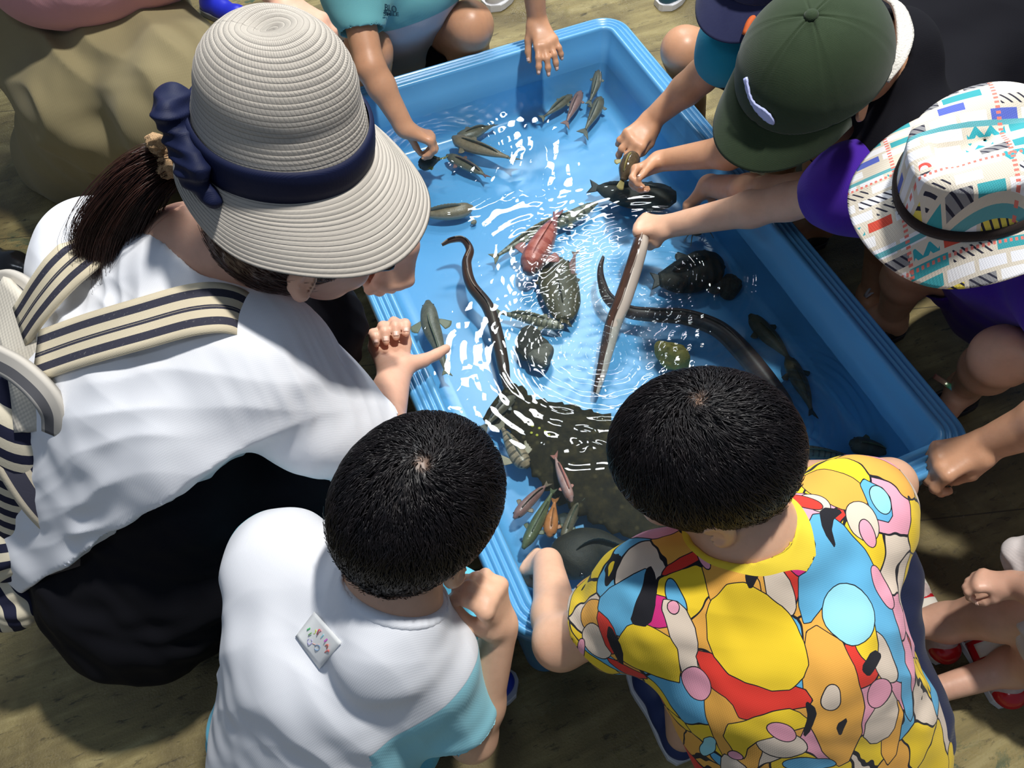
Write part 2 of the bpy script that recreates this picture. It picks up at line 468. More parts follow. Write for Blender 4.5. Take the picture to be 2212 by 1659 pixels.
# ------------------------------------------------------------------ the tub
W_, L_ = 0.7764, 1.25
ZW = 0.218          # water level
ZB = 0.140          # bottom of the tub inside
def rrect(d, r, z, n=10):
    x0, x1, y0, y1 = d, W_ - d, -L_ + d, -d
    r = max(r, 0.004); P = []
    for cx, cy, a0 in ((x1 - r, y1 - r, 0), (x0 + r, y1 - r, 90), (x0 + r, y0 + r, 180), (x1 - r, y0 + r, 270)):
        for k in range(n):
            a = math.radians(a0 + 90 * k / (n - 1)); P.append((cx + r * math.cos(a), cy + r * math.sin(a), z))
    # intermediate points on the straight sides
    out = []
    for i, p in enumerate(P):
        out.append(p)
        if i % n == n - 1:
            q = P[(i + 1) % len(P)]
            for f in np.linspace(0, 1, 14)[1:-1]: out.append(tuple(np.array(p) * (1 - f) + np.array(q) * f))
    return out
def build_tub():
    root = empty('plastic_tub', (W_ / 2, -L_ / 2, 0), 'large rectangular light blue plastic tub with a grooved rim, full of water, fish and eels', 'tub')
    R0 = 0.062
    prof = [(0.10, 0.0), (0.036, 0.002), (0.030, 0.02), (0.016, 0.262), (0.004, 0.264), (0.0, 0.268), (-0.001, 0.292), (0.003, 0.2975), (0.0065, 0.2978),
            (0.0075, 0.2935), (0.0125, 0.2935), (0.0135, 0.2990), (0.0175, 0.2990), (0.0185, 0.2945), (0.0230, 0.2945), (0.0240, 0.2998), (0.0280, 0.2998), (0.0290, 0.2955), (0.0325, 0.2955),
            (0.0335, 0.3005), (0.0400, 0.3005), (0.0425, 0.2985), (0.0440, 0.294), (0.0470, 0.262), (0.0495, 0.259), (0.053, 0.225), (0.060, 0.160), (0.064, 0.147), (0.074, 0.1405), (0.095, ZB), (0.2, ZB)]
    V = []; 
    for d, z in prof: V += rrect(d, max(R0 - d * 0.95, 0.016), z)
    m = len(rrect(0, R0, 0)); F = []
    for i in range(len(prof) - 1):
        for j in range(m):
            k = (j + 1) % m
            F.append([i * m + j, i * m + k, (i + 1) * m + k, (i + 1) * m + j])
    F.append([(len(prof) - 1) * m + j for j in range(m)]); F.append([j for j in range(m)][::-1])
    mt = m_tub()
    b = mesh_obj('tub_shell', V, F, mt, root)
    b.modifiers.new('w', 'WEIGHTED_NORMAL') if False else None
    # drain hole in the far rim, with its moulded ring
    c = U(843, 174, 0.3)
    V2, F2, _ = lathe([(0.0, 0.0015), (0.0052, 0.0015), (0.0056, 0.0022), (0.0066, 0.0022), (0.0072, 0.0)], 20)
    V2 = V2 + np.array([c[0], c[1], 0.2996])
    h = mesh_obj('rim_hole', V2, F2, simple('dark_hole', (0.012, 0.03, 0.09), 0.6), root)
    return root
build_tub()
# ------------------------------------------------------------------ the water
SPLASH = [(1330, 665, 0.0024, 0.020), (1290, 760, 0.0026, 0.024), (1400, 600, 0.0016, 0.022), (1230, 740, 0.0014, 0.028),
          (945, 330, 0.0016, 0.026), (1705, 905, 0.0030, 0.018), (1180, 560, 0.0010, 0.034), (1430, 590, 0.0018, 0.016), (1010, 200, 0.0012, 0.034), (1270, 960, 0.0012, 0.05)]
def build_water():
    d = 0.0532; nx, ny = 300, 480
    xs = np.linspace(d, W_ - d, nx); ys = np.linspace(-L_ + d, -d, ny)
    X, Y = np.meshgrid(xs, ys, indexing='ij')
    Z = np.full_like(X, ZW)
    P2 = np.stack([X, Y, np.zeros_like(X)], -1).reshape(-1, 3)
    Z += 0.0008 * vnoise(P2, 3.6, 0).reshape(X.shape) + 0.00028 * vnoise(P2, 13, 1).reshape(X.shape)
    for px, py, a, wl in SPLASH:
        c = U(px, py, ZW); r = np.hypot(X - c[0], Y - c[1])
        w = np.exp(-(r / 0.10) ** 1.3)
        ang = np.arctan2(Y - c[1], X - c[0])
        Z += a * w * np.sin(2 * np.pi * r / wl + 1.2 * np.sin(3 * ang + px)) * np.clip(r / 0.02, 0, 1)
    V = np.stack([X, Y, Z], -1).reshape(-1, 3)
    i = np.arange(nx - 1)[:, None] * ny + np.arange(ny - 1)[None, :]
    F = np.stack([i, i + ny, i + ny + 1, i + 1], -1).reshape(-1, 4)
    o = mesh_obj('water', V, F, m_water())
    tag(o, 'clear rippling water filling the blue tub', 'water', kind='stuff')
build_water()
# ------------------------------------------------------------------ people
def m_skin(name, base, warm):
    t = NT(name); o = t.obj()
    c = t.mix(t.noise(14, 5, 0.6, o), base, warm)
    c = t.mix(t.ramp(t.noise(60, 4, 0.6, o), [(0.45, 0.0), (0.75, 0.35)]), c, tuple(x * 0.8 for x in base))
    t.principled(c, t.ramp(t.noise(30, 3, 0.5, o), [(0.3, 0.33), (0.7, 0.52)]), 0.45, t.bump(t.noise(420, 3, 0.6, o), 0.22, 0.0006), sss=0.25, sss_r=(0.012,))
    return t.m
SK_L = m_skin('skin_light', (0.72, 0.42, 0.27), (0.78, 0.47, 0.32))
SK_M = m_skin('skin_tan', (0.56, 0.29, 0.165), (0.63, 0.34, 0.20))
SK_P = m_skin('skin_pink', (0.70, 0.40, 0.27), (0.78, 0.46, 0.34))
def m_hair(name, dark, light, rough=0.38):
    t = NT(name); o = t.obj()
    c = t.mix(t.ramp(t.noise(60, 4, 0.7, o), [(0.35, 0.0), (0.7, 1.0)]), dark, light)
    sc_ = t.math('ADD', t.attr('scalp'), t.math('MULTIPLY', t.noise(160, 3, 0.6, o), 0.012))
    c = t.mix(t.ramp(sc_, [(0.008, 0.75), (0.0165, 0.0)]), c, (0.22, 0.13, 0.085))
    t.principled(c, rough, 0.38)
    return t.m
HAIR = m_hair('black_hair', (0.005, 0.0045, 0.006), (0.013, 0.010, 0.011), 0.42)
HAIR2 = simple('brown_hair', (0.045, 0.016, 0.010), 0.36, 0.5, noise=(60, 0.6))
EYE = simple('eye_white', (0.8, 0.8, 0.78), 0.15); IRIS = simple('iris', (0.02, 0.01, 0.008), 0.1)
NAIL = simple('nail', (0.80, 0.52, 0.42), 0.25, 0.5)
def arm(F, S, E, W, r=(0.036, 0.030, 0.026, 0.0185), k=0.015):
    S, E, W = map(np.asarray, (S, E, W))
    F.cone(S, r[0], E, r[1], k)
    m = E + (W - E) * 0.3
    F.cone(E, r[1] * 0.98, m, r[2] * 1.06, k); F.cone(m, r[2] * 1.06, W, r[3], k)
def leg(F, H, K, A, r=(0.060, 0.045, 0.040, 0.026), k=0.02):
    H, K, A = map(np.asarray, (H, K, A))
    F.cone(H, r[0], K, r[1], k)
    m = K + (A - K) * 0.35
    F.cone(K, r[1], m, r[2], k); F.cone(m, r[2], A, r[3], k)
def rotv(v, ax, a):
    ax = nrm(ax); v = np.asarray(v, float)
    return v * math.cos(a) + np.cross(ax, v) * math.sin(a) + ax * (ax @ v) * (1 - math.cos(a))
def hand(F, W, d, n, s, side, curls, thumb=(45, 25, 20), spread=6, nails=None, fat=1.0):
    """W wrist, d towards the knuckles, n out of the back of the hand, side +1 right, -1 left. curls: four (a,b,c) in degrees"""
    W = np.asarray(W, float); d = nrm(d); n = np.asarray(n, float); n = nrm(n - d * (n @ d))
    t = np.cross(n, d) * side
    wr = W + d * 0.06 * s
    lat = (0.34, 0.12, -0.11, -0.32); fw = (0.97, 1.0, 0.95, 0.86); L = (0.90, 1.0, 0.93, 0.74)
    F.cone(W - d * 0.15 * s, 0.205 * s * fat, wr + d * 0.1 * s, 0.20 * s * fat, 0.012)
    for i in range(4):
        m = W + d * fw[i] * s + t * lat[i] * s
        F.cone(wr + t * lat[i] * s * 0.42 - n * 0.02 * s, 0.16 * s, m - n * 0.02 * s, 0.135 * s * fat, 0.012)
        a = math.radians(spread * (1.5 - i)) * (1 if side > 0 else -1)
        dd = rotv(d, n, a); ax = np.cross(dd, -n)
        p = m; r = 0.118 * s * fat * (0.9 if i == 3 else 1.0); ang = 0
        for j, (fr, r2) in enumerate(((0.46, 0.92), (0.30, 0.84), (0.24, 0.70))):
            ang += math.radians(curls[i][j])
            v = rotv(dd, ax, ang)
            q = p + v * L[i] * s * fr
            F.cone(p, r, q, r2 * 0.118 * s * fat * (0.9 if i == 3 else 1.0), 0.0035 if j else 0.006)
            F.ell(p + n * 0.012 * s, [r * 1.06] * 3, None, 0.004)
            p = q; r = r2 * 0.118 * s * fat * (0.9 if i == 3 else 1.0)
        if nails is not None: nails.append((p - v * 0.05 * s, v, rotv(n, ax, ang), r))
    # thumb from the side of the palm
    f1, f2, f3 = map(math.radians, thumb)
    b = W + d * 0.22 * s + t * 0.26 * s - n * 0.06 * s
    v = nrm(d * math.cos(f1) + t * math.sin(f1)); v = nrm(v * math.cos(f2) - n * math.sin(f2))
    F.cone(b, 0.20 * s * fat, b + v * 0.42 * s, 0.145 * s * fat, 0.012)
    p = b + v * 0.42 * s
    ax = nrm(np.cross(v, nrm(d * 0.8 - n * 0.5 - t * 0.4)))
    v2 = rotv(v, ax, f3); q = p + v2 * 0.36 * s; F.cone(p, 0.14 * s * fat, q, 0.122 * s * fat, 0.004)
    v3 = rotv(v2, ax, f3 * 0.8); e = q + v3 * 0.30 * s; F.cone(q, 0.125 * s * fat, e, 0.098 * s * fat, 0.003)
    if nails is not None: nails.append((e - v3 * 0.05 * s, v3, nrm(n * 0.5 + t * 0.5), 0.1 * s))
RELAX = ((18, 22, 14), (22, 26, 16), (26, 28, 18), (30, 30, 20))
FIST = ((75, 88, 50), (80, 90, 52), (82, 92, 54), (82, 92, 54))
GRIP = ((50, 60, 35), (54, 62, 36), (58, 64, 38), (60, 66, 40))
def add_nails(par, nails):
    for (p, v, n, r) in nails:
        l = nrm(np.cross(v, n)); n = nrm(np.cross(l, v)) if np.linalg.norm(np.cross(l, v)) > 0 else n
        if n @ n == 0: continue
        V = []; F = []
        m = 7
        for a in range(m):
            for b in range(5):
                x = (a / (m - 1) - 0.5) * 2; y = (b / 4 - 0.5) * 2
                th = x * 0.72
                V.append(p + v * (y * r * 0.60 * math.sqrt(max(0, 1 - (0.35 * x) ** 2))) + l * math.sin(th) * r * 0.97 + n * (math.cos(th) * r * 0.99))
        F = [[a * 5 + b, a * 5 + b + 1, (a + 1) * 5 + b + 1, (a + 1) * 5 + b] for a in range(m - 1) for b in range(4)]
        o = mesh_obj('fingernail', V, F, NAIL, par)
        md = o.modifiers.new('t', 'SOLIDIFY'); md.thickness = 0.0004
def head_axes(f, u):
    f = nrm(f); u = np.asarray(u, float); u = nrm(u - f * (u @ f)); return f, u, np.cross(u, f)
def head(F, c, f, u, s=1.0, neck=None, ears=True):
    f, u, l = head_axes(f, u); R = np.stack([l, f, u], 1); c = np.asarray(c, float)
    P = lambda a, b, d: c + l * a * s + f * b * s + u * d * s
    F.ell(P(0, -0.012, 0.012), np.array([0.071, 0.090, 0.083]) * s, R, 0.02)
    F.ell(P(0, 0.030, -0.040), np.array([0.056, 0.058, 0.066]) * s, R, 0.03)
    F.ell(P(0, 0.050, -0.088), np.array([0.034, 0.030, 0.022]) * s, R, 0.03)
    for e in (-1, 1):
        F.ell(P(0.030 * e, 0.066, -0.052), np.array([0.022, 0.020, 0.024]) * s, R, 0.015)
        F.ell(P(0.031 * e, 0.092, -0.012), np.array([0.016, 0.012, 0.010]) * s, R, 0.010, 'sub')
        F.ell(P(0.031 * e, 0.078, -0.013), np.array([0.013, 0.011, 0.009]) * s, R, 0.004)
        F.ell(P(0.010 * e, 0.096, -0.047), np.array([0.008, 0.009, 0.007]) * s, R, 0.004)
        if ears:
            ea = P(0.072 * e, -0.012, -0.028); Re = np.stack([nrm(l * e * 0.86 - f * 0.45), nrm(f * 0.86 + l * e * 0.45), u], 1)
            F.ell(ea + l * e * 0.010 * s - f * 0.004 * s, np.array([0.0065, 0.0185, 0.029]) * s, Re, 0.006)
            F.ell(ea + l * e * 0.017 * s + f * 0.003 * s, np.array([0.005, 0.0105, 0.018]) * s, Re, 0.005, 'sub')
            F.ell(ea + l * e * 0.008 * s - u * 0.024 * s, np.array([0.006, 0.009, 0.010]) * s, Re, 0.006)
    F.cone(P(0, 0.086, -0.010), 0.007 * s, P(0, 0.103, -0.043), 0.0095 * s, 0.010)
    F.ell(P(0, 0.088, -0.068), np.array([0.021, 0.009, 0.0055]) * s, R, 0.004)
    F.ell(P(0, 0.086, -0.077), np.array([0.018, 0.009, 0.006]) * s, R, 0.004)
    if neck is not None: F.cone(P(0, -0.022, -0.055), 0.050 * s, neck, 0.050 * s, 0.025)
def eyes(par, c, f, u, s=1.0):
    f, u, l = head_axes(f, u)
    for e in (-1, 1):
        p = np.asarray(c) + l * 0.031 * e * s + f * 0.0795 * s - u * 0.013 * s
        V, Fc, _ = lathe([(0.0001, 0.0105), (0.004, 0.0098), (0.0075, 0.0075), (0.0098, 0.004), (0.0105, 0), (0.0098, -0.004), (0.0075, -0.0075), (0.0001, -0.0105)], 16)
        eb = mesh_obj('eye', xf(V * s, p, l, u, f), Fc, EYE, par)
        V, Fc, _ = lathe([(0.0001, 0.0108), (0.003, 0.0104), (0.0052, 0.0093)], 14)
        mesh_obj('iris', xf(V * s, p, l, u, f), Fc, IRIS, eb)
def hair_cap(par, c, f, u, s=1.0, mat=None, whorl=None, n=9000, length=0.030, grow=1.0, lift=0.004, wid=0.0005, seed=1, fringe=0.55, name='hair', nape=0.0, side=0.0):
    """scalp cap with combed strands, one mesh; whorl = direction (l,f,u) of the crown swirl"""
    f, u, l = head_axes(f, u); R = np.stack([l, f, u], 1); c = np.asarray(c, float)
    P = lambda a, b, d: c + l * a * s + f * b * s + u * d * s
    g = 0.0095 * grow
    ra = np.array([0.071 + g, 0.090 + g, 0.083 + g]) * s; cc = P(0, -0.012, 0.012)
    F = Field(c - 0.16 * s, c + 0.16 * s, 0.003)
    F.ell(cc, ra, R, 0.0)
    F.ell(P(0, -0.045, -0.030 - nape * 0.5), np.array([0.062, 0.055, 0.060]) * s, R, 0.03)
    F.ell(P(0, 0.125, -0.055), np.array([0.090, 0.090, 0.078]) * s, R, 0.008, 'sub')
    F.ell(P(0, -0.055, -0.150 - nape), np.array([0.10, 0.10, 0.075]) * s, R, 0.008, 'sub')
    F.ell(P(0, 0.03, -0.13 + side), np.array([0.12, 0.075, 0.085]) * s, R, 0.008, 'sub')
    for e in (-1, 1): F.ell(P(0.085 * e, -0.006, -0.045), np.array([0.030, 0.022 + side * 0.5, 0.040 + side * 0.3]) * s, R, 0.005, 'sub')
    V, Fq = F.mesh(); V = smooth_v(V, Fq, 2)
    N = vnormals(V, Fq)
    V = V + N * (0.0012 * vnoise(V, 34, 3))[:, None]
    # roots on the outside of the cap
    rg = np.random.default_rng(seed)
    q = (V - cc) @ R / ra
    out = np.sum(q * q, axis=1) > 0.90
    cand = np.where(out)[0]
    idx = rg.choice(cand, n)
    root = V[idx] + rg.normal(0, 0.0016, (n, 3)); nor = N[idx]
    wv = nrm(np.array(whorl if whorl is not None else (0.15, -0.55, 0.85)))
    wp = cc + R @ (wv * ra)
    seg = 6
    P0 = root.copy(); pts = [P0.copy()]
    away = P0 - wp; dist = np.linalg.norm(away, axis=1)[:, None]
    ln = (length * (0.65 + 0.5 * rg.random(n)))[:, None] * np.clip(0.35 + dist / (0.08 * s), 0, 1)
    wsk = rg.normal(0, 0.28, (n, 3)); ct = rg.normal(0, 0.22, (n, 1))
    clump = 0.45 * np.stack([vnoise(root, 30, k) for k in (0, 1, 2)], 1)
    cur = P0.copy()
    for j in range(seg):
        aw = cur - wp; dd = np.linalg.norm(aw, axis=1)[:, None] + 1e-6; aw = aw / dd
        qn = ((cur - cc) @ R) / ra ** 2; qn = qn @ R.T; qn /= np.linalg.norm(qn, axis=1)[:, None]
        sw = np.cross(qn, aw) * (0.9 * np.exp(-dd / (0.05 * s)) + 0.12 + ct)
        v = aw + sw + (wsk + clump) * 0.55 - u * 0.30
        v = v - qn * np.sum(v * qn, axis=1)[:, None]; v /= np.linalg.norm(v, axis=1)[:, None] + 1e-9
        cur = cur + v * ln / seg
        # keep just above the cap
        e = (cur - cc) @ R; rr = np.sqrt(np.sum((e / ra) ** 2, axis=1))[:, None]
        tgt = 1 + (lift * (0.3 + 0.9 * rg.random((n, 1))) * (1 - 0.25 * j / seg)) / ra.mean()
        low = rr < tgt
        e = np.where(low, e * (tgt / rr), e)
        cur = cc + e @ R.T
        pts.append(cur.copy())
    A = np.stack(pts, 1)                            # n, seg+1, 3
    T = np.gradient(A, axis=1); T /= np.linalg.norm(T, axis=2)[..., None] + 1e-9
    QN = ((A - cc) @ R) / ra ** 2; QN = QN @ R.T; QN /= np.linalg.norm(QN, axis=2)[..., None]
    S = np.cross(T, QN); S /= np.linalg.norm(S, axis=2)[..., None] + 1e-9
    w = (wid * np.array([1, 1, 1, 0.95, 0.85, 0.6, 0.15]))[None, :, None]
    tri = np.stack([A + S * w, A + QN * w * 0.8, A - S * w], 2)   # n, seg+1, 3, 3
    HV = tri.reshape(-1, 3)
    b = (np.arange(n)[:, None, None] * (seg + 1) + np.arange(seg)[None, :, None]) * 3
    j0 = np.arange(3)[None, None, :]; j1 = (j0 + 1) % 3
    HF = np.stack([b + j0, b + j1, b + 3 + j1, b + 3 + j0], -1).reshape(-1, 4)
    VV = np.vstack([V, HV]); FF = np.vstack([Fq, HF + len(V)])
    return mesh_obj(name, VV, FF, mat or HAIR, par, attrs={'scalp': np.linalg.norm(VV - wp, axis=1)})
def strands(name, par, guides, n, wid, mat, spread0, spread1, seg=14, seed=5, jitter=0.25):
    """long hair along guide curves; one mesh"""
    rg = np.random.default_rng(seed)
    G = [catmull(g, seg) for g in guides]; m = len(G)
    VV = []; k = 0
    A = np.zeros((n, seg, 3))
    for i in range(n):
        w = rg.dirichlet(np.full(m, 0.6)); base = sum(w[j] * G[j] for j in range(m))
        off = rg.normal(0, 1, 3); t = np.linspace(0, 1, seg)[:, None]
        sp = spread0 + (spread1 - spread0) * t
        wob = np.sin(t * rg.uniform(3, 7) + rg.uniform(0, 6)) * rg.normal(0, 1, 3) * jitter * 0.006
        A[i] = base + off * sp + wob * t
        cut = rg.uniform(0.80, 1.0); A[i] = np.array([np.interp(np.linspace(0, cut, seg), np.linspace(0, 1, seg), A[i][:, q]) for q in range(3)]).T
    T = np.gradient(A, axis=1); T /= np.linalg.norm(T, axis=2)[..., None] + 1e-9
    S = np.cross(T, np.array([0.1, 0.2, 1.0])); S /= np.linalg.norm(S, axis=2)[..., None] + 1e-9
    N2 = np.cross(S, T)
    w = (wid * np.linspace(1, 0.35, seg))[None, :, None]
    tri = np.stack([A + S * w, A + N2 * w, A - S * w], 2).reshape(-1, 3)
    b = (np.arange(n)[:, None, None] * seg + np.arange(seg - 1)[None, :, None]) * 3
    j0 = np.arange(3)[None, None, :]; j1 = (j0 + 1) % 3
    HF = np.stack([b + j0, b + j1, b + 3 + j1, b + 3 + j0], -1).reshape(-1, 4)
    return mesh_obj(name, tri, HF, mat, par)
def torso(F, pel, che, nb, sL, sR, hw=0.075, r=(0.085, 0.085, 0.055), k=0.05):
    """pelvis, chest, neck base, both shoulders"""
    pel, che, nb, sL, sR = map(np.asarray, (pel, che, nb, sL, sR))
    ax = nrm(sR - sL)
    for e in (-1, 1):
        F.cone(pel + ax * e * hw, r[0], che + ax * e * hw * 0.8, r[1], k)
    F.cone(pel, r[0], che, r[1], k)
    F.cone(sL, r[2], che, r[1] * 0.8, k); F.cone(sR, r[2], che, r[1] * 0.8, k)
    F.cone(sL, r[2] * 0.9, nb, r[2] * 0.75, k); F.cone(sR, r[2] * 0.9, nb, r[2] * 0.75, k)
def shoe(par, heel, toe, s, upper, sole, label=None, name='shoe', up=(0, 0, 1)):
    """a low shoe from heel to toe; s = length"""
    heel = np.asarray(heel, float); toe = np.asarray(toe, float); d = nrm(toe - heel); u = nrm(np.asarray(up, float)); u = nrm(u - d * (u @ d)); sd = np.cross(d, u)
    xs = np.linspace(0, 1, 15)
    wd_ = np.interp(xs, [0, 0.05, 0.2, 0.45, 0.7, 0.9, 0.97, 1], [0.09, 0.14, 0.155, 0.15, 0.19, 0.16, 0.11, 0.03]) * s
    V = []; seg = 16
    for k_, (zz, sc_) in enumerate(((0.0, 0.94), (0.01, 1.04), (0.09, 1.04), (0.10, 0.98))):
        for i, x in enumerate(xs): V.append(heel + d * x * s + sd * wd_[i] * sc_ + u * zz * s)
        for i, x in reversed(list(enumerate(xs))): V.append(heel + d * x * s - sd * wd_[i] * sc_ + u * zz * s)
    m = 30; Fc = []
    for k_ in range(3):
        for j in range(m): Fc.append([k_ * m + j, k_ * m + (j + 1) % m, (k_ + 1) * m + (j + 1) % m, (k_ + 1) * m + j])
    Fc += [list(range(m))[::-1], [3 * m + j for j in range(m)]]
    so = mesh_obj('sole', V, Fc, sole, None, smooth=False)
    # upper
    Fd = Field(np.min([heel, toe], 0) - 0.35 * s, np.max([heel, toe], 0) + 0.5 * s, 0.0028)
    for a, ra, b, rb in ((0.14, 0.125, 0.4, 0.125), (0.4, 0.13, 0.72, 0.145), (0.72, 0.145, 0.86, 0.11)):
        Fd.cone(heel + d * a * s + u * 0.14 * s, ra * s, heel + d * b * s + u * (0.13 if b > 0.5 else 0.15) * s, rb * s, 0.02)
    Fd.cone(heel + d * 0.17 * s + u * 0.16 * s, 0.13 * s, heel + d * 0.19 * s + u * 0.30 * s, 0.125 * s, 0.02)
    Fd.cone(heel + d * 0.19 * s + u * 0.24 * s, 0.085 * s, heel + d * 0.21 * s + u * 0.5 * s, 0.10 * s, 0.005, 'sub')
    Fd.half(heel + u * 0.075 * s, -u)
    up_ = field_obj('upper', Fd, upper)
    return so, up_
def person(name, loc, label):
    return empty(name, loc, label, 'person')
WHITE = cloth('white_jersey', (0.86, 0.88, 0.93), 1100, 0.12, 0.015)
LBLUE = cloth('light_blue_jersey', (0.33, 0.74, 0.86), 1100, 0.12, 0.02)
NAVY = cloth('navy_cotton', (0.012, 0.018, 0.055), 700, 0.3, 0.2)
BLACKC = cloth('black_cotton', (0.005, 0.005, 0.008), 900, 0.1, 0.1, 0.95, 0.0)
SOLEW = simple('white_rubber', (0.72, 0.72, 0.74), 0.45)
def two_tone(name, colA, colB, attr='zone', weave=1100):
    t = NT(name); o = t.obj()
    z = t.attr(attr)
    c = t.mix(t.math('GREATER_THAN', z, 0.0), colA, colB)
    seam = t.math('LESS_THAN', t.math('ABSOLUTE', z), 0.0011)
    c = t.mix(t.math('MULTIPLY', seam, 0.35), c, (0.35, 0.42, 0.5))
    w = t.math('ADD', t.wave(weave / 6.28, 0.6, o, direction='X'), t.wave(weave / 6.28, 0.6, o, direction='Y'))
    t.principled(c, 0.85, 0.2, t.bump(w, 0.12, 0.0004), sheen=0.1)
    return t.m
# ================================================================== boy in the white shirt (front, left)
def boy_white():
    hc = U(912, 1085, 0.655); nb = U(850, 1290, 0.575)
    sR = U(905, 1420, 0.475); sL = U(612, 1225, 0.50)
    eR = U(1020, 1590, 0.30); wR = U(1082, 1350, 0.455)
    eL = U(560, 1180, 0.30); wL = U(700, 1130, 0.30)
    pel = np.array([-0.33, -1.27, 0.20]); che = U(715, 1430, 0.44)
    f = nrm(np.array([0.78, 0.42, -0.48])); u = nrm(np.array([0.35, 0.1, 0.9]))
    P = person('person', (-0.25, -1.2, 0), 'boy with short black hair in a white shirt with light blue sleeves')
    hR, hL = pel + np.array([0.02, -0.08, 0]), pel + np.array([-0.02, 0.08, 0])
    kR = U(968, 1335, 0.35); kL = np.array([-0.10, -1.06, 0.35])
    aR = np.array([-0.13, -1.20, 0.07]); aL = np.array([-0.16, -1.05, 0.07])
    F = Field((-0.56, -1.48, 0.0), (0.10, -0.94, 0.80), 0.003)
    torso(F, pel, che, nb, sL, sR, 0.06, (0.075, 0.072, 0.045))
    head(F, hc, f, u, 0.93, nb)
    arm(F, sR, eR, wR, (0.037, 0.031, 0.028, 0.021)); arm(F, sL, eL, wL, (0.037, 0.031, 0.027, 0.019))
    leg(F, hR, kR, aR); leg(F, hL, kL, aL)
    for a in (aR, aL): F.cone(a, 0.028, a + np.array([0.09, 0.02, -0.035]), 0.022, 0.02)
    nails = []
    hd = U(1048, 1225, 0.575) - wR
    hand(F, wR, hd, U(1095, 1300, 0.48) - U(1030, 1290, 0.5) + np.array([0.0, -0.02, 0.02]), 0.066, +1, ((45, 70, 40), (50, 72, 40), (54, 72, 42), (58, 72, 42)), (30, 35, 25), 3)
    hand(F, wL, (1, 0.3, -0.2), (0, 0, 1), 0.062, -1, RELAX)
    field_obj('body', F, SK_L, P)
    eyes(P, hc, f, u, 0.93)
    hair_cap(P, hc, f, u, 0.95, HAIR, whorl=(-0.12, -0.42, 0.95), n=15000, length=0.026, grow=1.25, lift=0.005, wid=0.00055, seed=11, nape=-0.004)
    # shirt
    F = Field((-0.62, -1.50, 0.05), (0.10, -0.94, 0.70), 0.003)
    torso(F, pel, che, nb + nrm(che - nb) * 0.010, sL, sR, 0.060, (0.088, 0.088, 0.056), 0.05)
    eRs = sR + (eR - sR) * 0.66; eLs = sL + (eL - sL) * 0.66
    F.cone(sR, 0.047, eRs, 0.054, 0.04); F.cone(sL, 0.054, eLs, 0.054, 0.04)
    F.cone(sR + (eR - sR) * 0.3, 0.04, sR + (eR - sR) * 0.3, 0.04, 0.0)
    # openings
    F.cone(eRs + nrm(eR - sR) * 0.012, 0.047, eRs + nrm(eR - sR) * 0.09, 0.085, 0.004, 'sub')
    F.cone(sR, 0.030, eRs + nrm(eR - sR) * 0.05, 0.050, 0.004, 'sub')
    F.half(eRs + nrm(eR - sR) * 0.030, np.zeros(3) + 1e-9) if False else None
    F.cone(eLs + nrm(eL - sL) * 0.012, 0.050, eLs + nrm(eL - sL) * 0.09, 0.08, 0.004, 'sub')
    nk = nrm(hc - nb)
    F.cone(nb - nk * 0.045 + np.array([0.0, -0.012, 0.0]), 0.062, nb - nk * 0.012, 0.056, 0.03)
    F.cone(nb + nk * 0.030, 0.061, nb + nk * 0.12, 0.058, 0.005, 'sub')
    folds = [('n', 6, 0.0022, 1), ('d', sR + np.array([-0.03, 0.02, 0.03]), (0.6, 0.5, -0.3), 0.028, 0.0022, 0.08),
             ('d', U(560, 1350, 0.4), (0.3, 1, 0.2), 0.05, 0.003, 0.12), ('d', U(800, 1600, 0.4), (1, 0.3, 0.2), 0.045, 0.003, 0.10)]
    aR_ = nrm(eR - sR); aL_ = nrm(eL - sL)
    def zone(V):
        dR = (V - (sR + aR_ * 0.028)) @ nrm(aR_ + np.array([0.25, -0.35, 0.0]))
        nearR = np.linalg.norm(np.cross(V - sR, aR_), axis=1)
        dR = np.where(nearR < 0.12, dR, -0.05)
        dR = np.where((V - sR) @ np.array([1, -0.2, 0.0]) > -0.075, dR, -0.05)
        dL = (V - (sL + aL_ * 0.035)) @ nrm(aL_ + np.array([-0.35, 0.5, 0.0]))
        dL = np.where((V - sL) @ nrm(np.array([-0.3, 1, 0])) > -0.02, dL, -0.05)
        return {'zone': np.maximum(dR, dL)}
    sh = field_obj('shirt', F, two_tone('white_and_blue', (0.86, 0.88, 0.93), (0.33, 0.74, 0.86)), P, folds, zone)
    # ribbed neckband
    X = nrm(np.cross(nk, (0, 0, 1))); Y = np.cross(nk, X); c0 = nb + nk * 0.002
    ring = [c0 + X * math.cos(a) * 0.0545 + Y * math.sin(a) * 0.0545 for a in np.linspace(0, 2 * np.pi, 41)]
    Fn = Field(c0 - 0.1, c0 + 0.1, 0.0022); Fn.chain(ring, [0.0072] * 41, 0.002)
    field_obj('neckband', Fn, WHITE, P, it=1)
    # shorts
    F = Field((-0.56, -1.48, 0.0), (0.10, -0.94, 0.60), 0.0035)
    F.cone(hR, 0.078, kR, 0.066, 0.03); F.cone(hL, 0.078, kL, 0.066, 0.03); F.cone(hR, 0.095, hL, 0.095, 0.04)
    F.cone(kR, 0.064, kR + (aR - kR) * 0.25, 0.062, 0.03); F.cone(kL, 0.064, kL + (aL - kL) * 0.25, 0.062, 0.03)
    F.cone(kR + (aR - kR) * 0.22, 0.052, kR + (aR - kR) * 0.5, 0.075, 0.003, 'sub'); F.cone(kL + (aL - kL) * 0.22, 0.052, kL + (aL - kL) * 0.5, 0.075, 0.003, 'sub')
    field_obj('shorts', F, cloth('sky_blue_shorts', (0.13, 0.55, 0.76), 500, 0.2, 0.04), P, [('n', 9, 0.003, 2), ('d', kR, (0.2, 1, 0.1), 0.03, 0.002, 0.08)], label='light blue shorts')
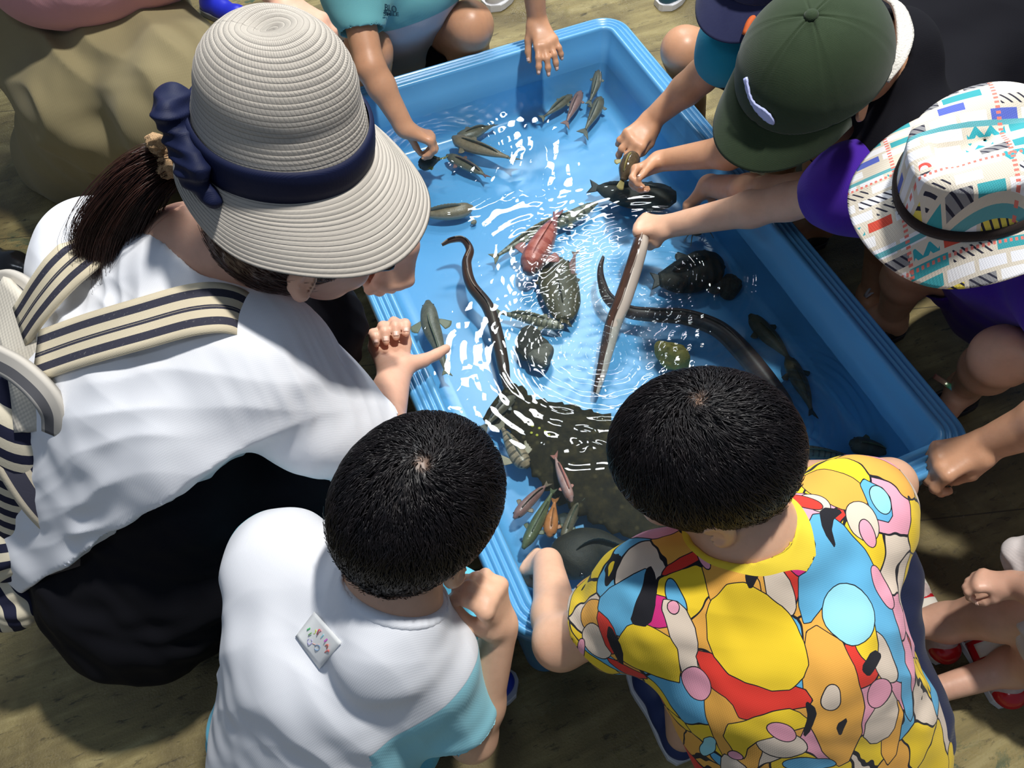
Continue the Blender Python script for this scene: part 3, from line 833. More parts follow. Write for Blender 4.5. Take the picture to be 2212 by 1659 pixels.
    bl = simple('blue_shoe', (0.02, 0.06, 0.55), 0.4)
    for a in (np.array([-0.155, -1.205, 0.0]), np.array([-0.17, -1.05, 0.0])):
        sh_ = bpy.data.objects.new('shoe', None)
        so, up = shoe(P, a + np.array([-0.03, 0, 0.0]), a + np.array([0.155, 0.0, 0.0]), 0.19, bl, SOLEW)
        parent(so, P); so.name = 'shoe_sole'; parent(up, P); up.name = 'shoe_upper'
    # sticker on the back, a square piece of cloth tape with finger-paint marks
    return P, sh
BW, BW_SHIRT = boy_white()
# ================================================================== boy in the bright patterned shirt (front, right)
PALC = dict(yel=(0.86, 0.60, 0.03), org=(0.80, 0.40, 0.07), red=(0.70, 0.045, 0.03), blu=(0.12, 0.42, 0.66), lbl=(0.30, 0.66, 0.74), pnk=(0.82, 0.36, 0.46), mag=(0.62, 0.03, 0.20), crm=(0.72, 0.60, 0.48), blk=(0.015, 0.015, 0.02))
LAYERS = [  # colour, list of shapes in photo pixels: ('e',cx,cy,rx,ry,deg) or ('p',[(x,y)...])
 ('org', [('p', [(1530, 1220), (1600, 1200), (1660, 1290), (1640, 1400), (1560, 1320)]), ('p', [(1560, 1440), (1640, 1480), (1650, 1640), (1590, 1700), (1540, 1560), (1530, 1480)]), ('p', [(1745, 1340), (1830, 1400), (1870, 1560), (1830, 1680), (1760, 1600), (1730, 1450)]), ('p', [(1900, 1500), (1960, 1520), (1960, 1640), (1920, 1680)]), ('e', 1800, 1060, 75, 40, 20), ('e', 1320, 1340, 45, 34, 30), ('e', 1700, 1550, 42, 70, 20)]),
 ('blu', [('p', [(1330, 1290), (1420, 1240), (1440, 1250), (1400, 1380), (1350, 1370), (1320, 1330)]), ('p', [(1740, 1130), (1800, 1120), (1880, 1210), (1960, 1390), (1960, 1480), (1900, 1460), (1850, 1330), (1790, 1290), (1740, 1360), (1720, 1300)]), ('p', [(1850, 1030), (1920, 1060), (1930, 1130), (1880, 1120)]), ('e', 1485, 1300, 16, 40, -25), ('e', 1330, 1425, 60, 12, 30), ('p', [(1940, 1400), (1985, 1480), (1990, 1580), (1960, 1540)]), ('e', 1750, 1650, 60, 14, 5)]),
 ('mag', [('p', [(1440, 1290), (1470, 1300), (1480, 1350), (1440, 1360), (1405, 1345)]), ('p', [(1710, 1180), (1745, 1150), (1760, 1200), (1730, 1260), (1700, 1240)])]),
 ('crm', [('p', [(1450, 1300), (1500, 1310), (1525, 1370), (1520, 1440), (1540, 1470), (1500, 1480), (1480, 1400)]), ('p', [(1650, 1240), (1700, 1250), (1720, 1310), (1710, 1340), (1670, 1320)]), ('p', [(1860, 1590), (1910, 1480), (1950, 1520), (1940, 1600), (1890, 1620)]), ('e', 1310, 1385, 40, 28, 60), ('p', [(1560, 1620), (1600, 1640), (1640, 1700), (1560, 1690)]), ('e', 1690, 1600, 55, 30, 10), ('e', 1860, 1130, 30, 45, -30), ('e', 1905, 1420, 24, 60, -25), ('e', 1760, 1100, 32, 18, 20), ('e', 1790, 1500, 20, 26, 0)]),
 ('red', [('p', [(1515, 1400), (1560, 1410), (1640, 1470), (1735, 1475), (1760, 1510), (1700, 1525), (1610, 1545), (1590, 1500), (1540, 1470)]), ('p', [(1470, 1230), (1560, 1190), (1580, 1200), (1500, 1240), (1450, 1262)]), ('p', [(1315, 1320), (1350, 1350), (1370, 1400), (1335, 1410)]), ('p', [(1320, 1420), (1360, 1425), (1420, 1460), (1380, 1465)]), ('e', 1735, 1100, 40, 13, 15)]),
 ('yel', [('p', [(1545, 1310), (1600, 1265), (1680, 1300), (1730, 1370), (1750, 1450), (1690, 1490), (1600, 1460), (1545, 1400)]), ('p', [(1345, 1400), (1400, 1345), (1440, 1360), (1480, 1380), (1490, 1470), (1450, 1460), (1380, 1430)]), ('p', [(1560, 1560), (1660, 1530), (1720, 1520), (1760, 1560), (1700, 1570), (1620, 1600), (1600, 1640)]), ('e', 1860, 1360, 26, 70, -15), ('e', 1700, 1190, 44, 26, -40)]),
 ('lbl', [('e', 1830, 1330, 52, 66, -25), ('e', 1900, 1080, 20, 34, -30), ('e', 1530, 1610, 16, 30, 30)]),
 ('pnk', [('e', 1518, 1470, 28, 34, -20), ('e', 1895, 1495, 34, 26, -60), ('e', 1690, 1570, 34, 18, 25), ('e', 1905, 1270, 14, 50, -28), ('e', 1480, 1318, 12, 12, 0), ('e', 1272, 1400, 8, 22, 15), ('e', 1540, 1220, 10, 26, -25), ('e', 1870, 1155, 14, 30, -25), ('e', 1590, 1625, 14, 9, 20)]),
 ('blk', [('p', [(1425, 1240), (1440, 1235), (1450, 1300), (1430, 1360), (1392, 1350), (1410, 1300)]), ('p', [(1765, 1110), (1825, 1105), (1790, 1140), (1805, 1200), (1775, 1160)]), ('p', [(1740, 1500), (1765, 1520), (1755, 1570), (1735, 1590), (1745, 1540)]), ('p', [(1620, 1240), (1650, 1250), (1630, 1290), (1618, 1265)]), ('p', [(1800, 1560), (1830, 1540), (1815, 1600)]), ('p', [(1850, 1440), (1880, 1400), (1905, 1410), (1885, 1440), (1870, 1460)]), ('p', [(1345, 1350), (1375, 1400), (1365, 1440), (1335, 1380)])]),
]
def seg_dist(p, poly):
    """signed distance to a polygon (negative inside); p (n,2)"""
    poly = np.asarray(poly, float); n = len(poly); d = np.full(len(p), 1e9); ins = np.zeros(len(p), bool)
    for i in range(n):
        a, b = poly[i], poly[(i + 1) % n]; e = b - a; w = p - a
        t = np.clip(w @ e / (e @ e), 0, 1); d = np.minimum(d, np.linalg.norm(w - t[:, None] * e, axis=1))
        c = ((a[1] > p[:, 1]) != (b[1] > p[:, 1])) & (p[:, 0] < (b[0] - a[0]) * (p[:, 1] - a[1]) / (b[1] - a[1] + 1e-12) + a[0])
        ins ^= c
    return np.where(ins, -d, d)
def chaikin(P, it=2):
    P = np.asarray(P, float)
    for _ in range(it):
        Q = np.roll(P, -1, 0); P = np.stack([P * 0.78 + Q * 0.22, P * 0.22 + Q * 0.78], 1).reshape(-1, 2)
    return P
def m_print():
    t = NT('bright_cartoonless_print'); t.m.name = 'bright_blob_print'
    o = t.obj(); wo = t.n('Mapping')
    vec = t.n('VectorMath', operation='ADD'); nz = t.n('TexNoise'); nz.inputs['Scale'].default_value = 16
    t.l(o, nz.inputs['Vector']); sc_ = t.n('VectorMath', operation='SCALE'); t.l(nz.outputs['Color'], sc_.inputs[0]); sc_.inputs['Scale'].default_value = 0.045
    t.l(o, vec.inputs[0]); t.l(sc_.outputs[0], vec.inputs[1])
    vv = t.n('TexVoronoi'); vv.inputs['Scale'].default_value = 17; t.l(vec.outputs[0], vv.inputs['Vector'])
    r = t.sep(vv.outputs['Color'])[0]
    c = t.ramp(r, [(0.0, PALC['yel']), (0.22, PALC['org']), (0.40, PALC['crm']), (0.52, PALC['blu']), (0.66, PALC['pnk']), (0.74, PALC['yel']), (0.90, PALC['red'])], 'CONSTANT')
    ed = t.voro(17, 'DISTANCE_TO_EDGE', vec.outputs[0])
    c = t.mix(t.math('LESS_THAN', ed, 0.022), c, PALC['blk'])
    for i, (k, _) in enumerate(LAYERS):
        a = t.attr('lay%d' % i)
        if k != 'blk': c = t.mix(t.math('LESS_THAN', a, 0.0011), c, PALC['blk'])
        c = t.mix(t.math('LESS_THAN', a, 0.0), c, PALC[k])
    # the yellow neckband
    a = t.attr('band'); c = t.mix(t.math('LESS_THAN', a, 0.0), c, (0.82, 0.62, 0.05))
    w = t.math('ADD', t.wave(175, 0.6, o, direction='X'), t.wave(175, 0.6, o, direction='Y'))
    t.principled(c, 0.85, 0.2, t.bump(w, 0.12, 0.0004), sheen=0.08)
    return t.m
def boy_print():
    hc = U(1508, 985, 0.655); nb = U(1620, 1155, 0.56)
    sR = U(1835, 1125, 0.475); sL = U(1430, 1295, 0.48)
    eL = U(1210, 1388, 0.36); wL = U(1183, 1215, 0.255)
    eR = U(1922, 1045, 0.405); wR = U(1700, 1025, 0.335)
    pel = U(1790, 1650, 0.24); che = U(1680, 1400, 0.43)
    f = nrm(np.array([-0.78, 0.48, -0.48])); u = nrm(np.array([-0.40, 0.20, 0.87]))
    P = person('person', (0.33, -1.45, 0), 'boy in a bright patterned yellow, red and blue shirt, one hand in the water')
    hL, hR = pel + np.array([-0.08, -0.02, 0]), pel + np.array([0.08, 0.02, 0])
    kL = U(1475, 1205, 0.30) + np.array([0, -0.02, 0]); kR = U(1890, 1240, 0.28)
    aL = np.array([0.20, -1.40, 0.07]); aR = np.array([0.47, -1.42, 0.07])
    F = Field((-0.06, -1.72, 0.0), (0.68, -1.00, 0.78), 0.003)
    torso(F, pel, che, nb, sL, sR, 0.06, (0.075, 0.074, 0.045))
    head(F, hc, f, u, 0.97, nb)
    arm(F, sL, eL, wL, (0.038, 0.034, 0.030, 0.022)); arm(F, sR, eR, wR, (0.038, 0.033, 0.029, 0.021))
    leg(F, hL, kL, aL); leg(F, hR, kR, aR)
    hand(F, wL, U(1140, 1205, 0.222) - wL + np.array([0, 0.0, -0.015]), (-0.1, 0.35, 1), 0.056, -1, ((35, 45, 25), (40, 45, 25), (45, 45, 25), (48, 45, 25)), (40, 35, 20), 6)
    hand(F, wR, (-1, 0.35, -0.5), (0, 0.2, 1), 0.056, 1, RELAX)
    field_obj('body', F, SK_L, P)
    eyes(P, hc, f, u, 0.97)
    hair_cap(P, hc, f, u, 0.97, HAIR, whorl=(-0.10, -0.25, 0.97), n=15000, length=0.036, grow=1.1, lift=0.006, wid=0.00055, seed=21, nape=-0.022, side=0.022)
    # shirt
    F = Field((-0.02, -1.74, 0.08), (0.68, -1.10, 0.70), 0.0028)
    torso(F, pel, che, nb + nrm(che - nb) * 0.02, sL, sR, 0.070, (0.096, 0.096, 0.062), 0.06)
    dL, dR = nrm(eL - sL), nrm(eR - sR)
    cL = sL + dL * 0.085; cR = sR + dR * 0.065
    F.cone(sL, 0.058, cL, 0.056, 0.05); F.cone(sR, 0.058, cR, 0.054, 0.05)
    F.cone(cL + dL * 0.012, 0.047, cL + dL * 0.09, 0.082, 0.003, 'sub'); F.cone(cR + dR * 0.012, 0.046, cR + dR * 0.09, 0.082, 0.003, 'sub')
    nk = nrm(hc - nb)
    F.cone(nb - nk * 0.022, 0.050, hc, 0.070, 0.006, 'sub')
    pc = U(1650, 1400, 0.46); nn = nrm(np.array([-0.36, -0.16, 0.92]))
    ax = nrm(np.cross((0.3, 1, 0.2), nn)); ay = np.cross(nn, ax)
    def ppt(x, y):
        d = CAMR @ np.array([x - 1106.0, -(y - 829.5), -FPX]); t = ((pc - CAMC) @ nn) / (d @ nn); w = CAMC + d * t - pc
        return np.array([w @ ax, w @ ay])
    pxm = np.linalg.norm(ppt(1650, 1400) - ppt(1750, 1400)) / 100
    def lay(V):
        q = np.stack([(V - pc) @ ax, (V - pc) @ ay], 1)
        q = q + 0.0016 * np.stack([vnoise(V, 11, 1), vnoise(V, 11, 2)], 1)
        out = {}
        for i, (k, shapes) in enumerate(LAYERS):
            d = np.full(len(V), 0.05)
            for s_ in shapes:
                if s_[0] == 'e':
                    _, cx, cy, rx, ry, dg = s_; a = math.radians(dg)
                    P_ = [(cx + rx * math.cos(b) * math.cos(a) - ry * math.sin(b) * math.sin(a), cy + rx * math.cos(b) * math.sin(a) + ry * math.sin(b) * math.cos(a)) for b in np.linspace(0, 2 * np.pi, 22, endpoint=False)]
                else: P_ = chaikin(s_[1], 1)
                d = np.minimum(d, seg_dist(q, np.array([ppt(*p) for p in P_])))
            out['lay%d' % i] = d
        ca = nb - nk * 0.005
        h_ = (V - ca) @ nk; r_ = np.linalg.norm(np.cross(V - ca, nk), axis=1)
        out['band'] = np.where(h_ > -0.03, r_ - 0.0655, 0.05)
        return out
    folds = [('n', 7, 0.0025, 2), ('d', sL + np.array([0.03, -0.02, 0.03]), (0.5, 0.8, 0), 0.03, 0.0022, 0.07), ('d', U(1900, 1400, 0.4), (0.5, 1, 0.2), 0.05, 0.003, 0.1)]
    sh = field_obj('shirt', F, m_print(), P, folds, lay, label='bright yellow shirt covered in blue, red, pink and orange shapes with black outlines')
    F = Field((-0.02, -1.80, 0.0), (0.72, -1.10, 0.60), 0.0035)
    F.cone(hL, 0.082, kL, 0.060, 0.03); F.cone(hR, 0.082, kR, 0.056, 0.03); F.cone(hR, 0.10, hL, 0.10, 0.04)
    F.cone(kL + (hL - kL) * 0.12, 0.049, kL + (kL - hL) * 0.3, 0.08, 0.003, 'sub'); F.cone(kR, 0.055, kR + (aR - kR) * 0.3, 0.052, 0.03)
    field_obj('shorts', F, NAVY, P, [('n', 9, 0.003, 2)])
    wh = simple('navy_shoe', (0.03, 0.05, 0.16), 0.5)
    for a, b in ((aL, U(1395, 1462, 0.0)), (aR, aR + np.array([0.0, 0.12, 0]))):
        a0 = np.array([a[0], a[1], 0.0]); d = nrm(np.array([b[0], b[1], 0]) - a0)
        so, up = shoe(P, a0 - d * 0.03, a0 + d * 0.15, 0.18, wh, SOLEW)
        parent(so, P); so.name = 'shoe_sole'; parent(up, P); up.name = 'shoe_upper'
    return P
BP = boy_print()
def m_straw(name, crown=True):
    t = NT(name); uv = t.uv(); s_ = t.sep(uv); u, v = s_[0], s_[1]
    row = t.math('MULTIPLY', v, 1 / 0.0062)
    fr = t.math('FRACT', row); fl = t.math('FLOOR', row)
    ridge = t.math('POWER', t.math('ABSOLUTE', t.math('SINE', t.math('MULTIPLY', fr, math.pi))), 0.6)
    uu = t.math('ADD', t.math('MULTIPLY', u, 108.0), t.math('MULTIPLY', fl, 0.5))
    st = t.math('ABSOLUTE', t.math('SINE', t.math('MULTIPLY', t.math('ADD', uu, t.math('MULTIPLY', fr, 0.5)), math.pi)))
    h = t.math('MULTIPLY', ridge, t.math('ADD', t.math('MULTIPLY', t.math('POWER', st, 0.5), 0.55 if crown else 0.18), 0.45 if crown else 0.8))
    n = t.noise(30, 5, 0.7, t.mapping(uv, (40, 600, 1)))
    h = t.math('ADD', h, t.math('MULTIPLY', n, 0.25))
    base = t.mix(t.noise(7, 4, 0.6, t.obj()), (0.50, 0.455, 0.395), (0.61, 0.565, 0.50))
    c = t.mix(t.ramp(h, [(0.12, 0.0), (0.42, 1.0)]), (0.20, 0.175, 0.15) if crown else (0.27, 0.24, 0.20), base)
    spark = t.math('GREATER_THAN', t.noise(900, 1, 0.5, t.obj()), 0.76)
    t.principled(c, t.math('SUBTRACT', 0.75, t.math('MULTIPLY', spark, 0.5)), 0.35, t.bump(h, 0.9, 0.0016))
    return t.m
def woman():
    hc = U(662, 460, 0.782); nb = U(415, 540, 0.71)
    sR = U(550, 775, 0.635); sL = U(225, 575, 0.61)
    eR = U(800, 985, 0.43); wR = U(852, 812, 0.355)
    eL = np.array([-0.13, -0.60, 0.44]); wL = U(872, 528, 0.62)
    pel = np.array([-0.50, -0.80, 0.24]); che = U(370, 860, 0.55)
    f = nrm(np.array([0.86, -0.02, -0.50])); u = nrm(np.array([0.42, 0.0, 0.9]))
    P = person('person', (-0.35, -0.8, 0), 'woman in a straw sun hat and white t-shirt crouching beside the tub, brown ponytail')
    kR = np.array([-0.14, -0.93, 0.38]); kL = U(655, 720, 0.42)
    aR = np.array([-0.32, -0.92, 0.08]); aL = np.array([-0.19, -0.52, 0.08])
    hR, hL = pel + np.array([0.03, -0.10, 0]), pel + np.array([0.03, 0.10, 0])
    F = Field((-0.74, -1.14, 0.0), (0.16, -0.36, 0.98), 0.0033)
    torso(F, pel, che, nb, sL, sR, 0.08, (0.11, 0.10, 0.055))
    h1, h2 = U(505, 985, .45), U(135, 1225, .40); nh = np.cross(h2 - h1, nrm(h1 - CAMC)); nh = nh if nh @ (pel - che) > 0 else -nh
    F.half(h1 - nrm(nh) * 0.018, nh)
    head(F, hc, f, u, 1.0, nb)
    arm(F, sR, eR, wR, (0.048, 0.039, 0.036, 0.026)); arm(F, sL, eL, wL, (0.045, 0.036, 0.031, 0.021))
    leg(F, hR, kR, aR, (0.085, 0.06, 0.052, 0.034)); leg(F, hL, kL, aL, (0.085, 0.06, 0.052, 0.034))
    nails = []
    # right hand resting open over the rim, thumb towards the water
    hand(F, wR, U(835, 712, 0.335) - wR, (-0.15, 0.10, -0.95), 0.078, 1, ((62, 82, 50), (68, 88, 52), (72, 90, 52), (70, 86, 50)), (66, -8, 8), 3, nails)
    # left hand at her face
    hand(F, wL, U(858, 582, 0.585) - wL, U(930, 560, 0.62) - U(870, 560, 0.56), 0.066, -1, ((40, 55, 30), (42, 58, 32), (45, 60, 34), (48, 62, 36)), (35, 30, 25), 4, nails)
    b = field_obj('body', F, SK_P, P)
    add_nails(b, nails)
    eyes(P, hc, f, u)
    hair_cap(P, hc, f, u, 1.0, HAIR2, whorl=(0, -0.95, 0.1), n=6000, length=0.05, grow=1.0, lift=0.004, wid=0.0005, seed=31, nape=0.0)
    g = [[U(372, 330, .83), U(300, 340, .845), U(210, 415, .81), U(160, 500, .76), U(185, 560, .72)],
         [U(372, 350, .82), U(300, 400, .82), U(240, 490, .77), U(225, 570, .72), U(235, 615, .69)],
         [U(370, 375, .80), U(335, 440, .77), U(315, 510, .73), U(300, 570, .70), U(285, 600, .68)],
         [U(365, 350, .80), U(290, 370, .80), U(220, 460, .76), U(200, 530, .73), U(205, 590, .70)]]
    strands('ponytail', P, g, 4200, 0.0006, HAIR2, 0.006, 0.0085, 14, 8)
    # scrunchie
    Fd = Field(U(352, 345, .80) - 0.06, U(352, 345, .80) + 0.08, 0.002)
    c = U(350, 342, .845); ax = nrm(U(420, 345, .80) - U(300, 380, .80)); X = nrm(np.cross(ax, (0, 0, 1))); Y = np.cross(ax, X)
    ps = [c + (X * math.cos(a) + Y * math.sin(a)) * 0.019 for a in np.linspace(0, 2 * np.pi, 19)]
    Fd.chain(ps, [0.0095] * 19, 0.002)
    field_obj('hair_tie', Fd, simple('beige_fluff', (0.55, 0.36, 0.20), 0.9, 0.1, bumps=(500, 1.0, 0.004)), P, [('n', 45, 0.0022, 1), ('n', 110, 0.0012, 2)], label='fluffy beige scrunchie')
    # ---- t-shirt
    F = Field((-0.76, -1.16, 0.12), (0.06, -0.40, 0.84), 0.0033)
    torso(F, pel + np.array([0.0, 0, 0.05]), che, nb + nrm(che - nb) * 0.03, sL, sR, 0.095, (0.135, 0.122, 0.066), 0.08)
    aR_, aL_ = nrm(eR - sR), nrm(eL - sL)
    cR = U(762, 940, .50); cL = sL + aL_ * 0.12
    h1, h2 = U(505, 985, .45), U(135, 1225, .40); nh = np.cross(h2 - h1, nrm(h1 - CAMC)); nh = nh if nh @ (pel - che) > 0 else -nh
    F.half(h1, nh)
    F.cone(sR, 0.072, U(690, 900, .545), 0.072, 0.05); F.cone(U(690, 900, .545), 0.072, cR, 0.066, 0.03); F.cone(sL, 0.068, cL, 0.066, 0.05)
    F.cone(cR + aR_ * 0.004, 0.060, cR + aR_ * 0.10, 0.10, 0.003, 'sub'); F.cone(cL + aL_ * 0.012, 0.056, cL + aL_ * 0.1, 0.10, 0.003, 'sub')
    nk = nrm(hc - nb)
    F.cone(nb - nk * 0.008, 0.052, hc, 0.080, 0.006, 'sub')
    folds = [('n', 5, 0.0035, 1), ('d', U(690, 860, .6), (0.75, 0.5, -0.4), 0.024, 0.0030, 0.085), ('d', U(620, 800, .64), (0.85, 0.35, -0.3), 0.019, 0.0018, 0.07),
             ('d', U(380, 950, .55), (0.35, 0.9, 0.3), 0.035, 0.0040, 0.16), ('d', U(250, 780, .6), (0.9, 0.5, 0.2), 0.04, 0.004, 0.12), ('d', U(350, 620, .68), (0.8, -0.5, 0.2), 0.035, 0.004, 0.08), ('d', U(300, 1080, .45), (0.3, 0.95, 0.2), 0.026, 0.0036, 0.12)]
    field_obj('t_shirt', F, WHITE, P, folds)
    # ---- wide black trousers
    F = Field((-0.84, -1.18, 0.0), (0.06, -0.36, 0.62), 0.0038)
    F.cone(hR, 0.13, kR, 0.088, 0.05); F.cone(hL, 0.13, kL, 0.086, 0.05); F.cone(hR, 0.15, hL, 0.15, 0.05)
    ax_ = nrm(sR - sL)
    for e in (-1, 0, 1): F.cone(pel + ax_ * e * 0.085, 0.140, pel + ax_ * e * 0.08 + (che - pel) * 0.55, 0.122, 0.05)
    F.cone(kR, 0.086, aR + np.array([0, 0, 0.02]), 0.095, 0.05); F.cone(kL, 0.084, aL, 0.075, 0.05)
    F.cone(U(640, 1060, .33), 0.085, U(430, 1180, .20), 0.11, 0.06); F.cone(U(430, 1160, .2), 0.11, U(230, 1215, .12), 0.09, 0.08)
    F.cone(U(230, 1210, .14), 0.10, U(310, 1250, .06), 0.06, 0.06); F.cone(U(310, 1240, .08), 0.07, U(520, 1170, .08), 0.07, 0.06)
    F.half((0, 0, 0.004), (0, 0, -1))
    field_obj('trousers', F, BLACKC, P, [('n', 6, 0.006, 2), ('d', U(380, 1240, .15), (0.9, 0.3, 0.1), 0.06, 0.008, 0.16), ('d', kL, (0.3, 1, 0), 0.03, 0.003, 0.1)])
    wh = simple('white_trainer', (0.70, 0.66, 0.68), 0.5)
    for a, d in ((np.array([-0.20, -0.575, 0]), np.array([0.12, 0.20, 0.0])), (np.array([-0.33, -0.92, 0]), np.array([0.2, 0.03, 0]))):
        so, up = shoe(P, a, a + nrm(d) * 0.24, 0.24, wh, SOLEW)
        parent(so, P); so.name = 'shoe_sole'; parent(up, P); up.name = 'shoe_upper'
    # ---- straw hat
    Hc = U(610, 306, 0.868)
    hu = nrm(np.array([0.17, -0.06, 1.0])); hf = nrm(np.array([0.82, -0.57, 0])); hf = nrm(hf - hu * (hf @ hu)); hl = np.cross(hu, hf)
    X, Y, Z = hf * 0.935, hl * 0.935, hu * 0.95
    prof = []
    for i in range(64):
        q = i / 63
        if q < 0.45: z = q / 0.45 * 0.070; r = 0.0975 - 0.013 * (q / 0.45) ** 1.5
        else:
            a = (q - 0.45) / 0.55 * math.pi / 2; r = 0.0845 * math.cos(a) ** 0.95; z = 0.070 + 0.084 * math.sin(a)
        prof.append((max(r, 0.0005), z))
    def cr(a, i, r, z):
        k = 1 + 0.0035 * math.sin(3 * a + 1) - 0.0025 * math.sin(7 * a)
        x, y = r * math.cos(a) * 1.04 * k, r * math.sin(a) * 0.96 * k
        dent = 0.016 * math.exp(-((x + 0.012) ** 2 / 0.0010 + (y - 0.002) ** 2 / 0.0005)) if z > 0.09 else 0
        rp = 0.0008 * math.sin(i * 2.2)
        return (x, y, z - dent + rp + 0.006 * math.exp(-((x - 0.035) ** 2 + y * y) / 0.0008) * (z > 0.1))
    V, Fc, uv = lathe(prof, 128, cr, True)
    hat = mesh_obj('straw_hat', xf(V, Hc, X, Y, Z), Fc, m_straw('woven_straw'), P, uv=uv)
    hat['label'] = 'beige woven straw sun hat'
    md = hat.modifiers.new('t', 'SOLIDIFY'); md.thickness = 0.0025; md.offset = -1
    bp = [(0.1015 + 0.115 * q, q) for q in np.linspace(0, 1, 44)]
    def br(a, i, r, q):
        front = 0.5 + 0.5 * math.cos(a)                       # 1 in front
        w = 0.034 + 0.066 * front ** 0.8
        slope = 0.80 - 0.10 * math.cos(2 * a) + 0.35 * (1 - front) ** 2 + 0.08 * math.sin(3 * a + 0.6)
        rr = 0.096 + w * q * math.cos(slope) ; z = -w * q * math.sin(slope) * (0.75 + 0.25 * q) - 0.002
        z += 0.005 * q * math.sin(5 * a + 1.0) + 0.0007 * math.sin(i * 2.1)
        return (rr * math.cos(a) * 1.03, rr * math.sin(a) * 0.97, z)
    V, Fc, uv = lathe(bp, 160, br, True)
    uv[:, 1] *= 0.098
    b_ = mesh_obj('brim', xf(V, Hc, X, Y, Z), Fc, m_straw('braided_straw', False), hat, uv=uv)
    md = b_.modifiers.new('t', 'SOLIDIFY'); md.thickness = 0.003; md.offset = -1
    # navy ribbon with a folded knot
    rib = cloth('navy_ribbon', (0.007, 0.011, 0.042), 1500, 0.2, 0.1, 0.6, 0.0)
    V, Fc, uv = lathe([(0.096, -0.004), (0.1002, -0.003), (0.1010, 0.010), (0.1006, 0.024), (0.0994, 0.036), (0.0972, 0.0395), (0.0940, 0.040)], 120,
                      lambda a, i, r, z: (r * math.cos(a) * 1.04 * (1 + 0.002 * math.sin(9 * a)), r * math.sin(a) * 0.965, z + 0.0015 * math.sin(4 * a) + (0.004 * math.cos(a - 2.4) if i > 2 else 0)))
    mesh_obj('ribbon', xf(V, Hc, X, Y, Z), Fc, rib, hat, uv=uv)
    Fd = Field(Hc - 0.2, Hc + 0.2, 0.0022)
    def hp(a, r, z): return Hc + X * r * math.cos(a) + Y * r * math.sin(a) + Z * z
    a0 = math.radians(212)
    Fd.cone(hp(a0, 0.108, 0.022), 0.014, hp(a0 - 0.35, 0.112, 0.040), 0.017, 0.012); Fd.cone(hp(a0 - 0.35, 0.112, 0.036), 0.016, hp(a0 - 0.05, 0.116, 0.046), 0.015, 0.012)
    Fd.cone(hp(a0, 0.109, 0.02), 0.013, hp(a0 + 0.35, 0.112, 0.006), 0.013, 0.01); Fd.cone(hp(a0 + 0.35, 0.112, 0.006), 0.012, hp(a0 + 0.62, 0.108, -0.012), 0.009, 0.01)
    Fd.cone(hp(a0 - 0.1, 0.108, 0.03), 0.010, hp(a0 + 0.5, 0.110, 0.020), 0.012, 0.01)
    field_obj('ribbon_knot', Fd, rib, hat, [('d', hp(a0, 0.11, 0.02), (0.3, 0.4, 1), 0.013, 0.0026, 0.06), ('n', 12, 0.0012, 2)])
    # ---- glasses
    gl = empty('glasses', hc, None, None); parent(gl, P)
    fr = simple('black_frame', (0.006, 0.006, 0.008), 0.25)
    l = np.cross(u, f)
    def gp(a, b_, d): return hc + l * a + f * b_ + u * d
    for e in (-1, 1):
        pts = [gp(e * (0.033 + 0.024 * math.cos(t_)), 0.100 - 0.006 * abs(math.cos(t_)), -0.015 + 0.016 * math.sin(t_)) for t_ in np.linspace(0, 2 * np.pi, 25)]
        V, Fc, _ = loft_path(pts, [0.0016] * 25, [0.0016] * 25, f, 8); mesh_obj('rim', V, Fc, fr, gl)
        tp = catmull([gp(e * 0.057, 0.094, -0.010), gp(e * 0.072, 0.085, -0.010), gp(e * 0.076, 0.04, -0.012), gp(e * 0.078, -0.005, -0.012), gp(e * 0.078, -0.025, -0.030)], 16)
        V, Fc, _ = loft_path(tp, [0.0013] * 16, [0.0028] * 16, u, 8); mesh_obj('temple', V, Fc, fr, gl)
    V, Fc, _ = loft_path(catmull([gp(-0.009, 0.101, -0.012), gp(0, 0.105, -0.009), gp(0.009, 0.101, -0.012)], 7), [0.0014] * 7, [0.0014] * 7, u, 8); mesh_obj('bridge', V, Fc, fr, gl)
    return P
WOMAN = woman()
# ================================================================== striped backpack on her back
def m_strap():
    t = NT('striped_webbing'); s_ = t.sep(t.uv()); v = s_[1]
    c = t.ramp(v, [(0.0, (0.66, 0.58, 0.42)), (0.13, (0.045, 0.045, 0.065)), (0.29, (0.66, 0.58, 0.42)), (0.455, (0.045, 0.045, 0.065)), (0.487, (0.35, 0.31, 0.24)), (0.50, (0.045, 0.045, 0.065)), (0.545, (0.66, 0.58, 0.42)), (0.70, (0.045, 0.045, 0.065)), (0.86, (0.66, 0.58, 0.42))], 'CONSTANT')
    n = t.noise(260, 3, 0.7, t.obj()); c = t.mix(t.ramp(n, [(0.62, 0.0), (0.78, 0.35)]), c, (0.5, 0.48, 0.45))
    h = t.wave(260, 0.3, t.obj(), direction='DIAGONAL')
    t.principled(c, 0.85, 0.2, t.bump(h, 0.3, 0.0005)); return t.m
def m_stripes(name, freq, vec='uv', dist=0.0):
    t = NT(name); s_ = t.sep(t.uv()); v = s_[1]
    if dist: v = t.math('ADD', v, t.math('MULTIPLY', t.noise(8, 2, 0.5, t.obj()), dist))
    fr = t.math('FRACT', t.math('MULTIPLY', v, freq))
    c = t.mix(t.math('GREATER_THAN', fr, 0.5), (0.66, 0.60, 0.46), (0.018, 0.020, 0.045))
    t.principled(c, 0.9, 0.2, t.bump(t.noise(300, 2, 0.5, t.obj()), 0.3, 0.0006)); return t.m
